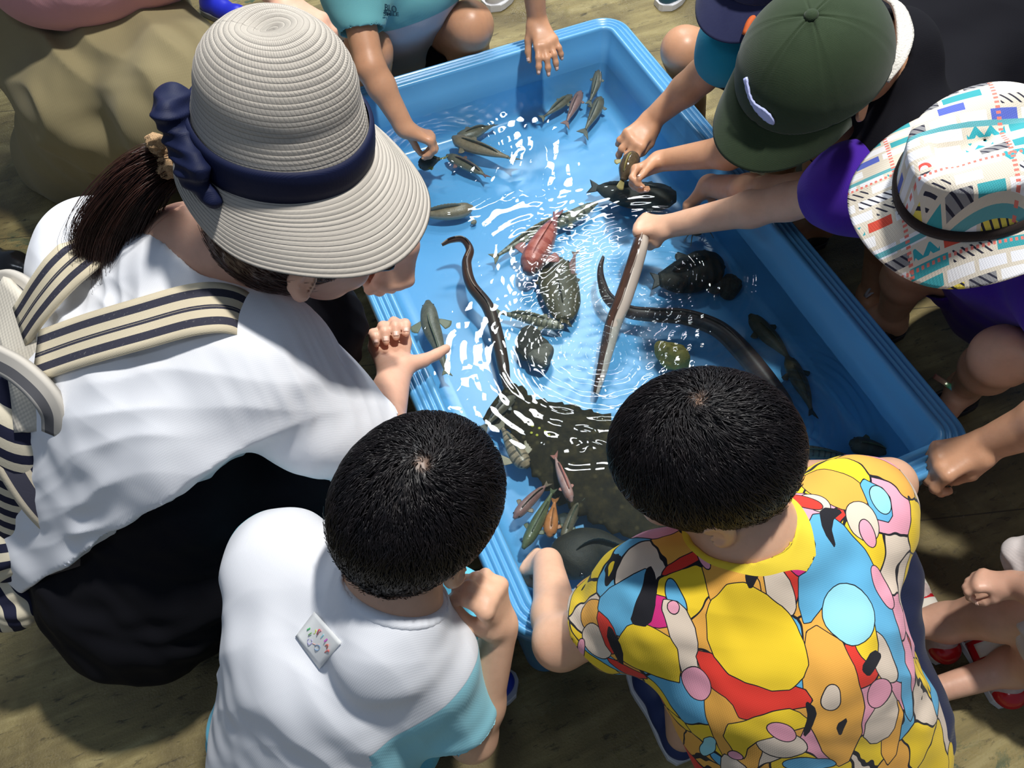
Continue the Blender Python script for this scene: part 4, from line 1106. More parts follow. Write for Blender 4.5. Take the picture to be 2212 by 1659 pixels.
def backpack():
    root = empty('backpack', (-0.5, -0.85, 0.35), 'cream and navy striped canvas backpack on the back of the woman in white', 'backpack')
    strap = m_strap()
    def srf(px, py, z): return U(px, py, z)
    # near strap: over the right shoulder
    P1 = catmull([U(80, 770, .668), U(180, 735, .705), U(300, 700, .733), U(420, 668, .748), U(500, 668, .735), U(550, 702, .700), U(580, 745, .655)], 40)
    nm = np.array([nrm(p - U(380, 860, .50)) for p in P1])
    w = np.interp(np.linspace(0, 1, 40), [0, 0.6, 1], [0.066, 0.060, 0.056])
    V, F, uv = ribbon(P1, w, 0.005, nm, 10); mesh_obj('shoulder_strap', V, F, strap, root, uv=uv)
    P2 = catmull([U(45, 705, .66), U(85, 645, .70), U(130, 590, .725), U(178, 548, .73), U(225, 520, .70)], 30)
    nm = np.array([nrm(p - U(300, 800, .45)) for p in P2])
    V, F, uv = ribbon(P2, 0.056, 0.005, nm, 10); mesh_obj('shoulder_strap', V, F, strap, root, uv=uv)
    # main bag: a rounded box leaning out behind her, its opening zip running down the near side
    h = nrm(np.array([0.42, 0.02, 0.80])); wv = nrm(np.array([0.50, -0.84, -0.2])); wv = nrm(wv - h * (wv @ h)); dv = np.cross(h, wv); dv = dv if dv[0] < 0 else -dv
    c = U(20, 960, .47)
    ny, nx = 22, 44; V = []; UVq = []
    hh, hw_, hd = 0.170, 0.115, 0.075
    for i, q in enumerate(np.linspace(-1, 1, ny)):
        k = (1 - abs(q) ** 4) ** 0.30 if abs(q) < 1 else 0.02
        for j in range(nx):
            a = 2 * math.pi * j / nx; ca, sa = math.cos(a), math.sin(a)
            sx = math.copysign(abs(ca) ** 0.55, ca); sy = math.copysign(abs(sa) ** 0.55, sa)
            V.append(c + h * hh * q + wv * hw_ * k * sx + dv * hd * k * sy)
            UVq.append((j / nx, 0.5 + 0.5 * q))
    F = [[i * nx + j, i * nx + (j + 1) % nx, (i + 1) * nx + (j + 1) % nx, (i + 1) * nx + j] for i in range(ny - 1) for j in range(nx)] + [list(range(nx))[::-1], [(ny - 1) * nx + j for j in range(nx)]]
    cream = cloth('cream_canvas', (0.56, 0.52, 0.44), 500, 0.4, 0.08)
    bag = mesh_obj('main_bag', V, F, m_stripes('bag_stripes', 12), root, uv=np.array(UVq))
    # piped edge panels with the zip, laid along the near edge
    edge = [U(-10, 770, .60), U(15, 840, .595), U(35, 900, .585), U(70, 975, .56), U(115, 1050, .52), U(165, 1110, .475), U(205, 1140, .435)]
    def off(pts, dx, dy, dz=0): return [p + np.array([dx, dy, dz]) for p in pts]
    nmf = lambda PP: np.array([nrm(np.array([-0.75, -1.5, 1.5]) - p) for p in PP])
    pe = catmull(edge, 44)
    t = NT('bag_edging'); v = t.sep(t.uv())[1]
    col = t.ramp(v, [(0.0, (0.06, 0.06, 0.085)), (0.17, (0.60, 0.54, 0.42)), (0.24, (0.28, 0.29, 0.26)), (0.40, (0.62, 0.56, 0.44)), (0.46, (0.02, 0.022, 0.05)), (0.60, (0.66, 0.58, 0.44)), (0.68, (0.06, 0.06, 0.085)), (0.90, (0.66, 0.58, 0.44))], 'CONSTANT')
    t.principled(col, 0.85, 0.2, t.bump(t.noise(300, 2, 0.5, t.obj()), 0.3, 0.0006))
    V, F, uv = ribbon(pe, 0.098, 0.012, nmf(pe), 16); ed = mesh_obj('edge_panel', V, F, t.m, root, uv=uv)
    nn = nmf(pe); T_ = np.gradient(pe, axis=0); sdv = np.array([nrm(np.cross(T_[i], nn[i])) for i in range(44)])
    zp = pe + sdv * (-0.098 * 0.18) + nn * 0.0075
    V, F, uv = ribbon(zp, 0.0075, 0.003, nn, 3)
    tz = NT('metal_zip'); u_ = tz.sep(tz.uv())[0]; fr = tz.math('FRACT', tz.math('MULTIPLY', u_, 480.0))
    tz.principled(tz.mix(tz.math('GREATER_THAN', fr, 0.5), (0.10, 0.10, 0.09), (0.62, 0.64, 0.60)), 0.35, 0.5, metallic=0.4)
    mesh_obj('zip', V, F, tz.m, ed, uv=uv)
    # top flap edge and grey piping near the strap root
    fl = catmull([U(-10, 640, .66), U(30, 690, .655), U(60, 760, .645), U(80, 840, .63), U(90, 930, .60)], 30)
    V, F, uv = ribbon(fl, 0.060, 0.014, nmf(fl), 8); mesh_obj('top_flap', V, F, cream, root, uv=uv)
    g2 = catmull([U(-15, 770, .67), U(40, 800, .675), U(90, 845, .67), U(118, 890, .65), U(122, 935, .62)], 30)
    V, F, uv = ribbon(g2, 0.030, 0.012, nmf(g2), 8)
    t = NT('grey_stitched_edge'); v = t.sep(t.uv())[1]; t.principled(t.ramp(v, [(0.0, (0.50, 0.47, 0.42)), (0.45, (0.11, 0.11, 0.12)), (0.85, (0.42, 0.40, 0.37))], 'CONSTANT'), 0.85, 0.2)
    mesh_obj('haul_loop', V, F, t.m, root, uv=uv)
    g3 = catmull([U(-10, 610, .66), U(20, 605, .665), U(55, 625, .665), U(75, 665, .655), U(60, 700, .64)], 24)
    V, F, uv = ribbon(g3, 0.026, 0.012, nmf(g3), 6); mesh_obj('haul_loop', V, F, t.m, root, uv=uv)
    # side pocket, striped and slumped
    pk = [U(165, 1010, .50), U(120, 1000, .5), U(150, 1080, .47)]
    def pouch(name, cen, a1, a2, r1, r2, r3, freq, dist, folds):
        Fd = Field(np.asarray(cen) - 0.16, np.asarray(cen) + 0.16, 0.003)
        R = np.stack([nrm(a1), nrm(a2), nrm(np.cross(a1, a2))], 1)
        Fd.ell(cen, (r1, r2, r3), R, 0)
        V, Fq = Fd.mesh(); V = smooth_v(V, Fq, 1); N = vnormals(V, Fq)
        dsp = sum(f_[2] * vnoise(V, f_[1], f_[3]) for f_ in folds); V = V + N * np.asarray(dsp)[:, None]
        q = (V - cen) @ R
        uv_ = np.stack([q[:, 0], q[:, 1] + 0.012 * np.sin(q[:, 0] * 40)], 1)
        return mesh_obj(name, V, Fq, m_stripes(name + '_stripes', freq, dist=dist), root, uv=uv_)
    a2 = nrm(U(150, 1120, .4) - U(60, 1180, .4)); a1 = nrm(U(0, 1090, .42) - U(60, 1170, .4))
    a1 = nrm(a1 - a2 * (a1 @ a2) * 0)
    A1 = nrm(U(0, 1180, .40) - U(100, 1110, .41)); A2 = nrm(np.cross(nrm(CAMC - U(50, 1150, .4)), A1))
    pouch('front_pocket', U(15, 1155, .375), A1, A2, 0.075, 0.062, 0.05, 36, 0.02, [('n', 12, 0.005, 1)])
    B1 = nrm(U(10, 1230, .30) - U(60, 1220, .3)); B2 = nrm(np.cross(nrm(CAMC - U(50, 1250, .3)), B1))
    pouch('lower_pocket', U(28, 1262, .285), B2, B1, 0.07, 0.052, 0.045, 0, 0.0, [('n', 10, 0.006, 2)]).data.materials[0] = m_stripes('slumped_stripes', 33, dist=0.03)
    C1 = nrm(U(150, 1010, .5) - U(100, 960, .5)); C2 = nrm(np.cross(nrm(CAMC - U(130, 1010, .5)), C1))
    pouch('side_pocket', U(128, 1018, .500), C1, C2, 0.050, 0.022, 0.020, 60, 0.03, [('n', 14, 0.003, 1)])
    # brown webbing and leather tab
    wb = catmull([U(105, 1222, .40), U(190, 1195, .425), U(260, 1140, .45), U(330, 1085, .455)], 20)
    nw = np.array([nrm(CAMC - p) for p in wb])
    V, F, uv = ribbon(wb, np.linspace(0.026, 0.014, 20), 0.003, nw, 6); mesh_obj('webbing_strap', V, F, cloth('brown_webbing', (0.105, 0.085, 0.075), 900, 0.5, 0.1), root, uv=uv)
    tb = catmull([U(190, 1145, .47), U(205, 1133, .475), U(222, 1120, .478)], 8)
    V, F, uv = ribbon(tb, np.array([0.009, 0.010, 0.010, 0.011, 0.011, 0.010, 0.008, 0.004]), 0.003, np.array([nrm(CAMC - p) for p in tb]), 5); mesh_obj('leather_tab', V, F, simple('tan_leather', (0.45, 0.24, 0.08), 0.5), root, uv=uv)
    return root
backpack()
TEAL = cloth('teal_jersey', (0.01, 0.24, 0.36), 900, 0.15, 0.05)
PURPLE = cloth('purple_jersey', (0.055, 0.012, 0.30), 900, 0.2, 0.1)
def crouch_body(P, hc, nb, sL, sR, eL, wL, eR, wR, che, pel, kL, kR, aL, aR, f, u, s=0.93, hands=(), skin=SK_M, h=0.0032, leg_r=(0.060, 0.046, 0.042, 0.026), arm_r=(0.034, 0.028, 0.0265, 0.0185), tw=0.06, tr=(0.08, 0.075, 0.045)):
    pts = np.array([hc, nb, sL, sR, eL, wL, eR, wR, che, pel, kL, kR, aL, aR]); 
    F = Field(np.minimum(pts.min(0) - 0.13, [9, 9, 0.0]) * [1, 1, 0] + [0, 0, -0.01], pts.max(0) + 0.14, h)
    torso(F, pel, che, nb, sL, sR, tw, tr)
    head(F, hc, f, u, s, nb)
    arm(F, sL, eL, wL, arm_r); arm(F, sR, eR, wR, arm_r)
    ax = nrm(sR - sL)
    leg(F, pel + ax * tw, kR, aR, leg_r); leg(F, pel - ax * tw, kL, aL, leg_r)
    for k_, a in ((kR, aR), (kL, aL)):
        d = nrm(np.array([k_[0] - pel[0], k_[1] - pel[1], 0])); F.cone(a, 0.026, a + d * 0.11 + np.array([0, 0, -0.035]), 0.020, 0.02); F.cone(a, 0.026, a - d * 0.02 + np.array([0, 0, -0.03]), 0.024, 0.02)
    nails = []
    for (W, d, n, s_, side, cu, th, sp) in hands: hand(F, W, d, n, s_, side, cu, th, sp, nails)
    b = field_obj('body', F, skin, P, it=2)
    add_nails(b, nails)
    eyes(P, hc, f, u, s)
    return b
def shirt(P, mat, che, pel, nb, hc, sL, sR, eL, eR, tw=0.07, tr=(0.10, 0.095, 0.062), cuff=(0.5, 0.5), sr=0.055, folds=None, attr=None, h=0.0035, name='t_shirt', drop=0.0, up=0.0):
    pts = np.array([pel, che, nb, sL, sR, sL + (eL - sL) * cuff[0], sR + (eR - sR) * cuff[1]])
    F = Field(pts.min(0) - 0.15, pts.max(0) + 0.12, h)
    nk = nrm(hc - nb)
    torso(F, pel - np.array([0, 0, drop]), che, nb - nk * 0.02, sL, sR, tw, tr, 0.06)
    for s_, e_, c_ in ((sL, eL, cuff[0]), (sR, eR, cuff[1])):
        d = nrm(e_ - s_); q = s_ + (e_ - s_) * c_
        F.cone(s_, sr, q, sr * 0.97, 0.04); F.cone(q + d * 0.010, sr * 0.84, q + d * 0.09, sr * 1.5, 0.003, 'sub')
    F.cone(nb - nk * 0.020, 0.050, hc, 0.068, 0.006, 'sub')
    return field_obj(name, F, mat, P, folds or [('n', 5, 0.003, 1), ('d', che, (0.5, 0.6, 0.6), 0.05, 0.003, 0.14)], attr)
def shorts(P, mat, pel, kL, kR, ax, tw=0.06, r0=0.082, r1=0.062, cut=0.75, h=0.004, name='shorts'):
    F = Field(np.minimum(np.minimum(kL, kR), pel) - 0.16, np.maximum(np.maximum(kL, kR), pel) + 0.14, h)
    for e, k in ((1, kR), (-1, kL)):
        hp = pel + ax * tw * e; q = hp + (k - hp) * cut; d = nrm(k - hp)
        F.cone(hp, r0, q, r1, 0.03); F.cone(q + d * 0.012, r1 * 0.85, q + d * 0.1, r1 * 1.5, 0.003, 'sub')
    F.cone(pel - ax * tw, r0 * 1.15, pel + ax * tw, r0 * 1.15, 0.04)
    return field_obj(name, F, mat, P, [('n', 8, 0.003, 2)])
def cap(P, hc, f, u, mat, name='cap', s=1.0, seams=True, brim_l=0.075, button=True, droop=0.35, c=None, rx=0.092, ry=0.104, hz=0.098, bw=0.080):
    f, u, l = head_axes(f, u); c = np.asarray(hc) + u * 0.012 * s - f * 0.006 if c is None else c
    n = 30; seg = 96; prof = []
    for i in range(n):
        a = math.pi / 2 * i / (n - 1); prof.append((math.cos(a) ** 0.92 if i < n - 1 else 0.003, math.sin(a)))
    def fn(a, i, r, z):
        k = 1.0
        if seams:
            sa = (a / (math.pi / 3)) % 1.0; dd = min(sa, 1 - sa) * r; k += 0.012 * math.exp(-(dd / 0.045) ** 2) - 0.020 * math.exp(-((dd - 0.0) / 0.012) ** 2)
            k += 0.006 * math.sin(sa * math.pi) * r
        k += 0.006 * math.sin(4 * a + 2 * z)
        return (math.sin(a) * ry * r * k * s, math.cos(a) * rx * r * k * s, z * hz * k * s) if False else (math.cos(a) * ry * r * k * s, math.sin(a) * rx * r * k * s, z * hz * k * s)
    V, F, uv = lathe(prof, seg, fn)
    root = mesh_obj(name, xf(V, c, f, l, u), F, mat, P, uv=uv)
    md = root.modifiers.new('t', 'SOLIDIFY'); md.thickness = 0.002; md.offset = -1
    if button:
        V, F, uv = lathe([(0.0075, -0.002), (0.0085, 0.0015), (0.007, 0.004), (0.003, 0.0055), (0.0002, 0.0058)], 20)
        mesh_obj('button', xf(V * s, c + u * hz * s, f, l, u), F, mat, root)
    # brim
    m, q = 33, 16; V = []; UV_ = []
    for i in range(m):
        a = (i / (m - 1) - 0.5) * 2
        for j in range(q):
            b = j / (q - 1)
            th = a * 1.28
            bx = math.cos(th) * ry * 0.985; by = math.sin(th) * rx * 0.985
            ex = ry * 0.55 * 0 + math.cos(th * 1.0) * (ry * 0.985) + brim_l * (1 - abs(a) ** 2.6) ** 0.62; ey = by * (1 - b * 0.02) + math.copysign(abs(a) ** 1.4, a) * 0.004
            x = bx + (ex - bx) * b; y = by + (ey - by) * b
            z = 0.001 - droop * (x - bx) - 1.9 * y * y * b - 0.4 * b * b * brim_l * 0.2
            V.append((x * s, y * s, z * s)); UV_.append((a * 0.5 + 0.5, b))
    F = [[i * q + j, (i + 1) * q + j, (i + 1) * q + j + 1, i * q + j + 1] for i in range(m - 1) for j in range(q - 1)]
    b_ = mesh_obj('brim', xf(np.array(V), c, f, l, u), F, mat, root, uv=np.array(UV_))
    md = b_.modifiers.new('t', 'SOLIDIFY'); md.thickness = 0.0035; md.offset = 0
    return root, (f, l, u, c)
def m_cap(name, c1, c2, rows=True):
    t = NT(name); o = t.obj(); u_ = t.sep(t.uv())
    c = t.mix(t.noise(25, 5, 0.65, o), c1, c2)
    h = t.math('ADD', t.noise(500, 2, 0.5, o), t.wave(330, 0.4, o, direction='DIAGONAL'))
    t.principled(c, 0.9, 0.15, t.bump(h, 0.3, 0.0006), sheen=0.15); return t.m
# ------------------------------------------------------------------ the child in the green cap
def child_green_cap():
    hc = U(1750, 158, 0.715); nb = U(1905, 120, 0.665)
    f = nrm(np.array([-0.88, -0.24, -0.42])); u = nrm(np.array([-0.38, -0.14, 0.90]))
    P = person('person', (0.95, -0.72, 0), 'child in a dark green baseball cap and black shirt holding a brown fish')
    sR = np.array([0.735, -0.655, 0.56]); sL = np.array([0.80, -0.90, 0.55])
    eR = U(1640, 318, 0.42); wR = U(1424, 348, 0.306)
    eL = U(1660, 420, 0.40); wL = U(1530, 400, 0.285)
    che = U(2075, 90, 0.50); pel = np.array([1.22, -0.62, 0.20])
    kR = np.array([0.92, -0.60, 0.36]); kL = np.array([0.93, -0.80, 0.36]); aR = np.array([1.0, -0.58, 0.07]); aL = np.array([0.98, -0.80, 0.07])
    hands = [(wR, U(1382, 370, .300) - wR, np.array([0.1, 1.0, 0.25]), 0.058, 1, ((42, 55, 30), (50, 60, 35), (56, 64, 36), (60, 66, 38)), (22, 22, 6), 4),
             (wL, U(1492, 440, .235) - wL, np.array([0.3, 0.2, 1]), 0.060, -1, RELAX, (40, 30, 20), 6)]
    crouch_body(P, hc, nb, sL, sR, eL, wL, eR, wR, che, pel, kL, kR, aL, aR, f, u, 0.96, hands, SK_M, arm_r=(0.036, 0.030, 0.028, 0.0205))
    shirt(P, BLACKC, che, pel, nb, hc, sL, sR, eL, eR, 0.10, (0.135, 0.135, 0.070), (0.45, 0.45), 0.060)
    shorts(P, BLACKC, pel, kL, kR, nrm(sR - sL), 0.08, 0.09, 0.066, 0.95)
    hair_cap(P, hc, f, u, 0.98, HAIR, n=5000, length=0.03, grow=0.9, seed=41, nape=0.03)
    green = m_cap('dark_green_twill', (0.020, 0.034, 0.016), (0.034, 0.054, 0.026))
    cp, (cf, cl, cu, cc) = cap(P, hc, f, u, green, 'baseball_cap', 1.06, brim_l=0.052, droop=0.45)
    cp['label'] = 'dark green baseball cap with a pale lilac embroidered mark'
    # embroidered mark on the front panels
    logo = simple('lilac_thread', (0.48, 0.53, 0.86), 0.7, bumps=(700, 0.8, 0.001))
    pa = [U(1610, 168, .8), U(1618, 205, .8), U(1630, 228, .8), U(1652, 248, .8), U(1672, 268, .8)]
    V = []; wid_ = [0.0022, 0.0030, 0.0036, 0.0050, 0.0065, 0.0062, 0.0020]
    Pp = catmull(pa, 22); 
    W2 = np.interp(np.linspace(0, 1, 22), [0, 0.1, 0.3, 0.5, 0.62, 0.75, 0.9, 1], [0.0030, 0.0030, 0.0022, 0.0035, 0.0062, 0.0075, 0.0062, 0.0015])
    W2 = W2 + 0.0007 * np.sin(np.arange(22) * 2.3)
    pts = []
    for p in Pp:                                   # drop the mark onto the crown
        d = nrm(p - CAMC); best = None
        A = np.array([1 / (0.104 * 1.08), 1 / (0.092 * 1.08), 1 / (0.098 * 1.08)])
        o_ = np.array([(CAMC - cc) @ cf, (CAMC - cc) @ cl, (CAMC - cc) @ cu]) * A; dd = np.array([d @ cf, d @ cl, d @ cu]) * A
        a_, b_, c_ = dd @ dd, 2 * o_ @ dd, o_ @ o_ - 1.03
        disc = b_ * b_ - 4 * a_ * c_
        t_ = (-b_ - math.sqrt(max(disc, 0))) / (2 * a_); pts.append(CAMC + d * t_)
    pts = np.array(pts); V, F, uv = ribbon(pts, W2 * 2, 0.003, pts - cc, 6)
    mesh_obj('embroidery', V, F, logo, cp, uv=uv)
    # white collar showing behind the head
    w1 = catmull([U(1905, -10, .74), U(1940, 15, .738), U(1955, 70, .73), U(1945, 125, .72), U(1915, 175, .70)], 20)
    V, F, uv = ribbon(w1, np.interp(np.linspace(0, 1, 20), [0, .5, 1], [0.014, 0.024, 0.008]), 0.006, np.array([nrm(p - nb + np.array([0.05, 0.05, 0.1])) for p in w1]), 6)
    mesh_obj('collar', V, F, simple('white_towelling', (0.62, 0.60, 0.55), 0.9, bumps=(300, 0.8, 0.003)), P, uv=uv)
    for a in (aL, aR):
        so, up = shoe(P, np.array([a[0] + 0.03, a[1], 0]), np.array([a[0] - 0.14, a[1] + 0.01, 0]), 0.18, simple('black_shoe_mat', (0.01, 0.01, 0.012), 0.4), simple('dark_sole', (0.03, 0.03, 0.03), 0.5))
        parent(so, P); so.name = 'shoe_sole'; parent(up, P); up.name = 'shoe_upper'
    return P
child_green_cap()
# ------------------------------------------------------------------ the child in the navy cap and teal shirt
def child_teal():
    hc = np.array([0.80, -0.46, 0.665]); nb = np.array([0.86, -0.40, 0.60])
    f = nrm(np.array([-0.8, -0.35, -0.45])); u = nrm(np.array([-0.35, -0.2, 0.9]))
    P = person('person', (1.0, -0.3, 0), 'child in a navy cap and teal shirt reaching into the far right of the tub')
    sR = np.array([0.86, -0.33, 0.52]); sL = np.array([0.93, -0.52, 0.52])
    eR = U(1515, 165, 0.40); wR = U(1408, 258, 0.305)
    eL = np.array([0.90, -0.55, 0.36]); wL = np.array([0.86, -0.45, 0.34])
    sR = U(1590, 95, 0.50); 
    che = np.array([1.0, -0.36, 0.44]); pel = np.array([1.2, -0.28, 0.19])
    kR = U(1478, 108, 0.32); kL = np.array([0.93, -0.48, 0.33]); aR = np.array([0.90, -0.20, 0.07]); aL = np.array([1.0, -0.42, 0.07])
    hands = [(wR, U(1372, 298, .292) - wR, U(1375, 290, .35) - U(1385, 310, .28) + np.array([-0.02, -0.01, 0.0]), 0.064, 1, ((20, 30, 22), (26, 36, 24), (32, 40, 26), (40, 44, 30)), (25, 35, 25), 9)]
    crouch_body(P, hc, nb, sL, sR, eL, wL, eR, wR, che, pel, kL, kR, aL, aR, f, u, 0.93, hands, SK_M, arm_r=(0.036, 0.031, 0.028, 0.0215))
    shirt(P, TEAL, che, pel, nb, hc, sL, sR, eL, eR, 0.07, (0.10, 0.095, 0.056), (0.4, 0.42), 0.046)
    shorts(P, NAVY, pel, kL, kR, nrm(sR - sL), 0.07, 0.085, 0.062, 0.7)
    hair_cap(P, hc, f, u, 0.93, HAIR, n=2500, length=0.03, grow=0.1, lift=0.001, seed=42)
    cp, _ = cap(P, hc, f, u, m_cap('navy_knit', (0.020, 0.024, 0.075), (0.035, 0.040, 0.10)), 'cap', 1.02, brim_l=0.06)
    cp['label'] = 'navy cap'
    o = mesh_obj('collar', *loft_path(catmull([U(1610, 75, .60), U(1622, 45, .615), U(1650, 20, .62)], 10), [0.006] * 10, [0.006] * 10)[:2], simple('orange_trim', (0.65, 0.13, 0.03), 0.7), P)
    return P
child_teal()
# ------------------------------------------------------------------ the child in the patterned bucket hat
def m_patch():
    t = NT('patchwork_print'); uv = t.uv()
    def rects(scale, rot, loc, seedoff):
        m = t.mapping(uv, (scale, scale * 1.0, 1), (0, 0, rot), loc)
        b = t.t.nodes.new('ShaderNodeTexBrick'); t.l(m, b.inputs['Vector'])
        b.inputs['Scale'].default_value = 1; b.inputs['Mortar Size'].default_value = 0.035; b.inputs['Mortar Smooth'].default_value = 0.0
        b.inputs['Color1'].default_value = (0, 0, 0, 1); b.inputs['Color2'].default_value = (1, 1, 1, 1); b.inputs['Mortar'].default_value = (0.5, 0.5, 0.5, 1)
        b.inputs['Bias'].default_value = 0.0; b.offset = 0.37; b.squash = 1.4; b.squash_frequency = 3
        return m, t.sep(b.outputs['Color'])[0], b.outputs['Fac']
    m, r, mort = rects(15, 0.32, (0.13, 0.27, 0), 0)
    white = (0.80, 0.80, 0.82); crm = (0.66, 0.60, 0.50)
    c = t.ramp(r, [(0.0, white), (0.16, crm), (0.27, (0.78, 0.79, 0.84)), (0.34, (0.62, 0.08, 0.05)), (0.38, white), (0.46, (0.05, 0.34, 0.38)), (0.52, white), (0.58, (0.10, 0.14, 0.50)), (0.62, crm), (0.70, (0.25, 0.25, 0.26)), (0.78, (0.75, 0.62, 0.10)), (0.82, white), (0.90, crm), (0.95, (0.80, 0.80, 0.82))], 'CONSTANT')
    # small motifs inside each patch: zigzags, hatching, dots
    s_ = t.sep(m)
    zz = t.math('ABSOLUTE', t.math('SUBTRACT', t.math('FRACT', t.math('MULTIPLY', s_[0], 4.0)), 0.5))
    zig = t.math('GREATER_THAN', t.math('FRACT', t.math('ADD', t.math('MULTIPLY', s_[1], 3.0), zz)), 0.55)
    selz = t.math('LESS_THAN', t.math('ABSOLUTE', t.math('SUBTRACT', r, 0.22)), 0.06)
    c = t.mix(t.math('MULTIPLY', zig, selz), c, (0.04, 0.36, 0.42))
    hat = t.math('LESS_THAN', t.math('FRACT', t.math('ADD', t.math('MULTIPLY', s_[0], 7.0), t.math('MULTIPLY', s_[1], 7.0))), 0.30)
    selh = t.math('LESS_THAN', t.math('ABSOLUTE', t.math('SUBTRACT', r, 0.74)), 0.09)
    c = t.mix(t.math('MULTIPLY', hat, selh), c, (0.03, 0.03, 0.05))
    vd = t.n('TexVoronoi'); vd.inputs['Scale'].default_value = 1.6; t.l(m, vd.inputs['Vector'])
    dot = t.math('LESS_THAN', vd.outputs['Distance'], 0.20); dot2 = t.math('LESS_THAN', vd.outputs['Distance'], 0.11)
    seld = t.math('LESS_THAN', t.math('ABSOLUTE', t.math('SUBTRACT', r, 0.87)), 0.05)
    c = t.mix(t.math('MULTIPLY', t.math('SUBTRACT', dot, dot2), seld), c, (0.75, 0.10, 0.08)); 
    selk = t.math('LESS_THAN', t.math('ABSOLUTE', t.math('SUBTRACT', r, 0.10)), 0.055)
    c = t.mix(t.math('MULTIPLY', dot, selk), c, (0.05, 0.05, 0.07))
    c = t.mix(mort, c, crm)
    # narrow bands crossing the print
    m2 = t.sep(t.mapping(uv, (1, 1, 1), (0, 0, 0.32)))
    for (ax, fq, ph, wd2, colr, dash) in ((1, 9.5, 0.2, 0.055, (0.12, 0.38, 0.42), 0), (1, 8.0, 0.71, 0.03, (0.75, 0.20, 0.16), 1), (0, 6.0, 0.13, 0.03, (0.75, 0.20, 0.16), 1)):
        fr = t.math('FRACT', t.math('ADD', t.math('MULTIPLY', m2[ax], fq), ph)); k = t.math('LESS_THAN', fr, wd2)
        if dash: k = t.math('MULTIPLY', k, t.math('LESS_THAN', t.math('FRACT', t.math('MULTIPLY', m2[1 - ax], 170.0)), 0.5))
        c = t.mix(k, c, colr)
    o = t.obj(); w = t.math('ADD', t.wave(150, 0.5, o, direction='X'), t.wave(150, 0.5, o, direction='Y'))
    t.principled(c, 0.85, 0.2, t.bump(w, 0.25, 0.0005)); return t.m
def child_bucket():
    hc = U(2065, 430, 0.675); nb = np.array([0.84, -1.02, 0.60])
    f = nrm(np.array([-0.85, 0.15, -0.5])); u = nrm(np.array([-0.45, 0.05, 0.9]))
    P = person('person', (1.0, -1.0, 0), 'child in a patterned bucket hat and purple shirt gripping an eel')
    sR = U(1850, 405, 0.52); sL = np.array([0.88, -1.17, 0.52]); eR = U(1705, 435, 0.425); wR = U(1450, 487, 0.288)
    eL = np.array([0.92, -1.25, 0.36]); wL = np.array([0.88, -1.14, 0.37])
    che = np.array([0.98, -1.03, 0.44]); pel = np.array([1.14, -1.02, 0.19])
    kR = np.array([0.90, -0.90, 0.33]); kL = U(2165, 770, 0.33); aR = np.array([0.98, -0.86, 0.07]); aL = np.array([1.0, -1.06, 0.07])
    hands = [(wR, U(1388, 484, .276) - wR, U(1450, 440, .33) - U(1450, 500, .26) + np.array([0, 0, 0.03]), 0.062, 1, ((82, 95, 50), (84, 96, 50), (86, 96, 50), (86, 96, 50)), (25, 60, 30), 2)]
    crouch_body(P, hc, nb, sL, sR, eL, wL, eR, wR, che, pel, kL, kR, aL, aR, f, u, 0.93, hands, SK_L, arm_r=(0.036, 0.031, 0.029, 0.022))
    shirt(P, PURPLE, che, pel, nb, hc, sL, sR, eL, eR, 0.075, (0.105, 0.10, 0.060), (0.4, 0.38), 0.048)
    shorts(P, PURPLE, pel, kL, kR, nrm(sR - sL), 0.07, 0.088, 0.064, 0.62)
    hair_cap(P, hc, f, u, 0.93, HAIR, n=2500, length=0.03, grow=0.1, lift=0.001, seed=43)
    f2, u2, l2 = head_axes(nrm(np.array([-0.92, 0.12, -0.35])), nrm(np.array([-0.36, 0.02, 0.93])))
    c = U(2116, 382, 0.712)
    prof = [(0.093 - 0.012 * q, 0.075 * q) for q in np.linspace(0, 1, 12)] + [(0.081 * math.cos(a), 0.075 + 0.016 * math.sin(a)) for a in np.linspace(0.15, math.pi / 2 - 0.02, 10)]
    def fn(a, i, r, z):
        k = 1 + 0.010 * math.sin(2 * a + 1) + 0.006 * math.sin(5 * a)
        return (r * 1.06 * math.cos(a) * k, r * 0.97 * math.sin(a) * k, z - 0.020 * math.exp(-((r * math.sin(a)) ** 2 / 0.0005)) * (z > 0.07) * (1 if math.cos(a) * r < 0.05 else 0.2))
    V, F, _ = lathe(prof, 96, fn)
    uv = V[:, :2] * (1 + 0.9 * np.clip(0.09 - V[:, 2], 0, 1))[:, None] * 1.0
    pm = m_patch()
    hat = mesh_obj('bucket_hat', xf(V, c, f2, l2, u2), F, pm, P, uv=uv * 1.0); hat['label'] = 'white bucket hat with a colourful patchwork print'
    md = hat.modifiers.new('t', 'SOLIDIFY'); md.thickness = 0.002; md.offset = -1
    def bfn(a, i, r, q):
        w = 0.052 + 0.008 * math.cos(a); sl = 0.55 + 0.16 * math.sin(2 * a + 0.5) + 0.08 * math.sin(3 * a)
        rr = 0.092 + w * q * math.cos(sl)
        return (rr * math.cos(a) * 1.06, rr * math.sin(a) * 0.99, -w * q * math.sin(sl) - 0.001 + 0.006 * q * q * math.sin(4 * a + 2))
    V, F, _ = lathe([(0, q) for q in np.linspace(0, 1, 16)], 110, bfn)
    b = mesh_obj('brim', xf(V, c, f2, l2, u2), F, pm, hat, uv=V[:, :2] * 1.0 + 0.35)
    md = b.modifiers.new('t', 'SOLIDIFY'); md.thickness = 0.003; md.offset = -1
    V, F, _ = lathe([(0.0925, 0.0), (0.0965, 0.0), (0.0962, 0.007), (0.0945, 0.0145), (0.0905, 0.0145)], 96, lambda a, i, r, z: (r * 1.06 * math.cos(a) * (1 + 0.010 * math.sin(2 * a + 1) + 0.006 * math.sin(5 * a)), r * 0.97 * math.sin(a) * (1 + 0.010 * math.sin(2 * a + 1) + 0.006 * math.sin(5 * a)), z))
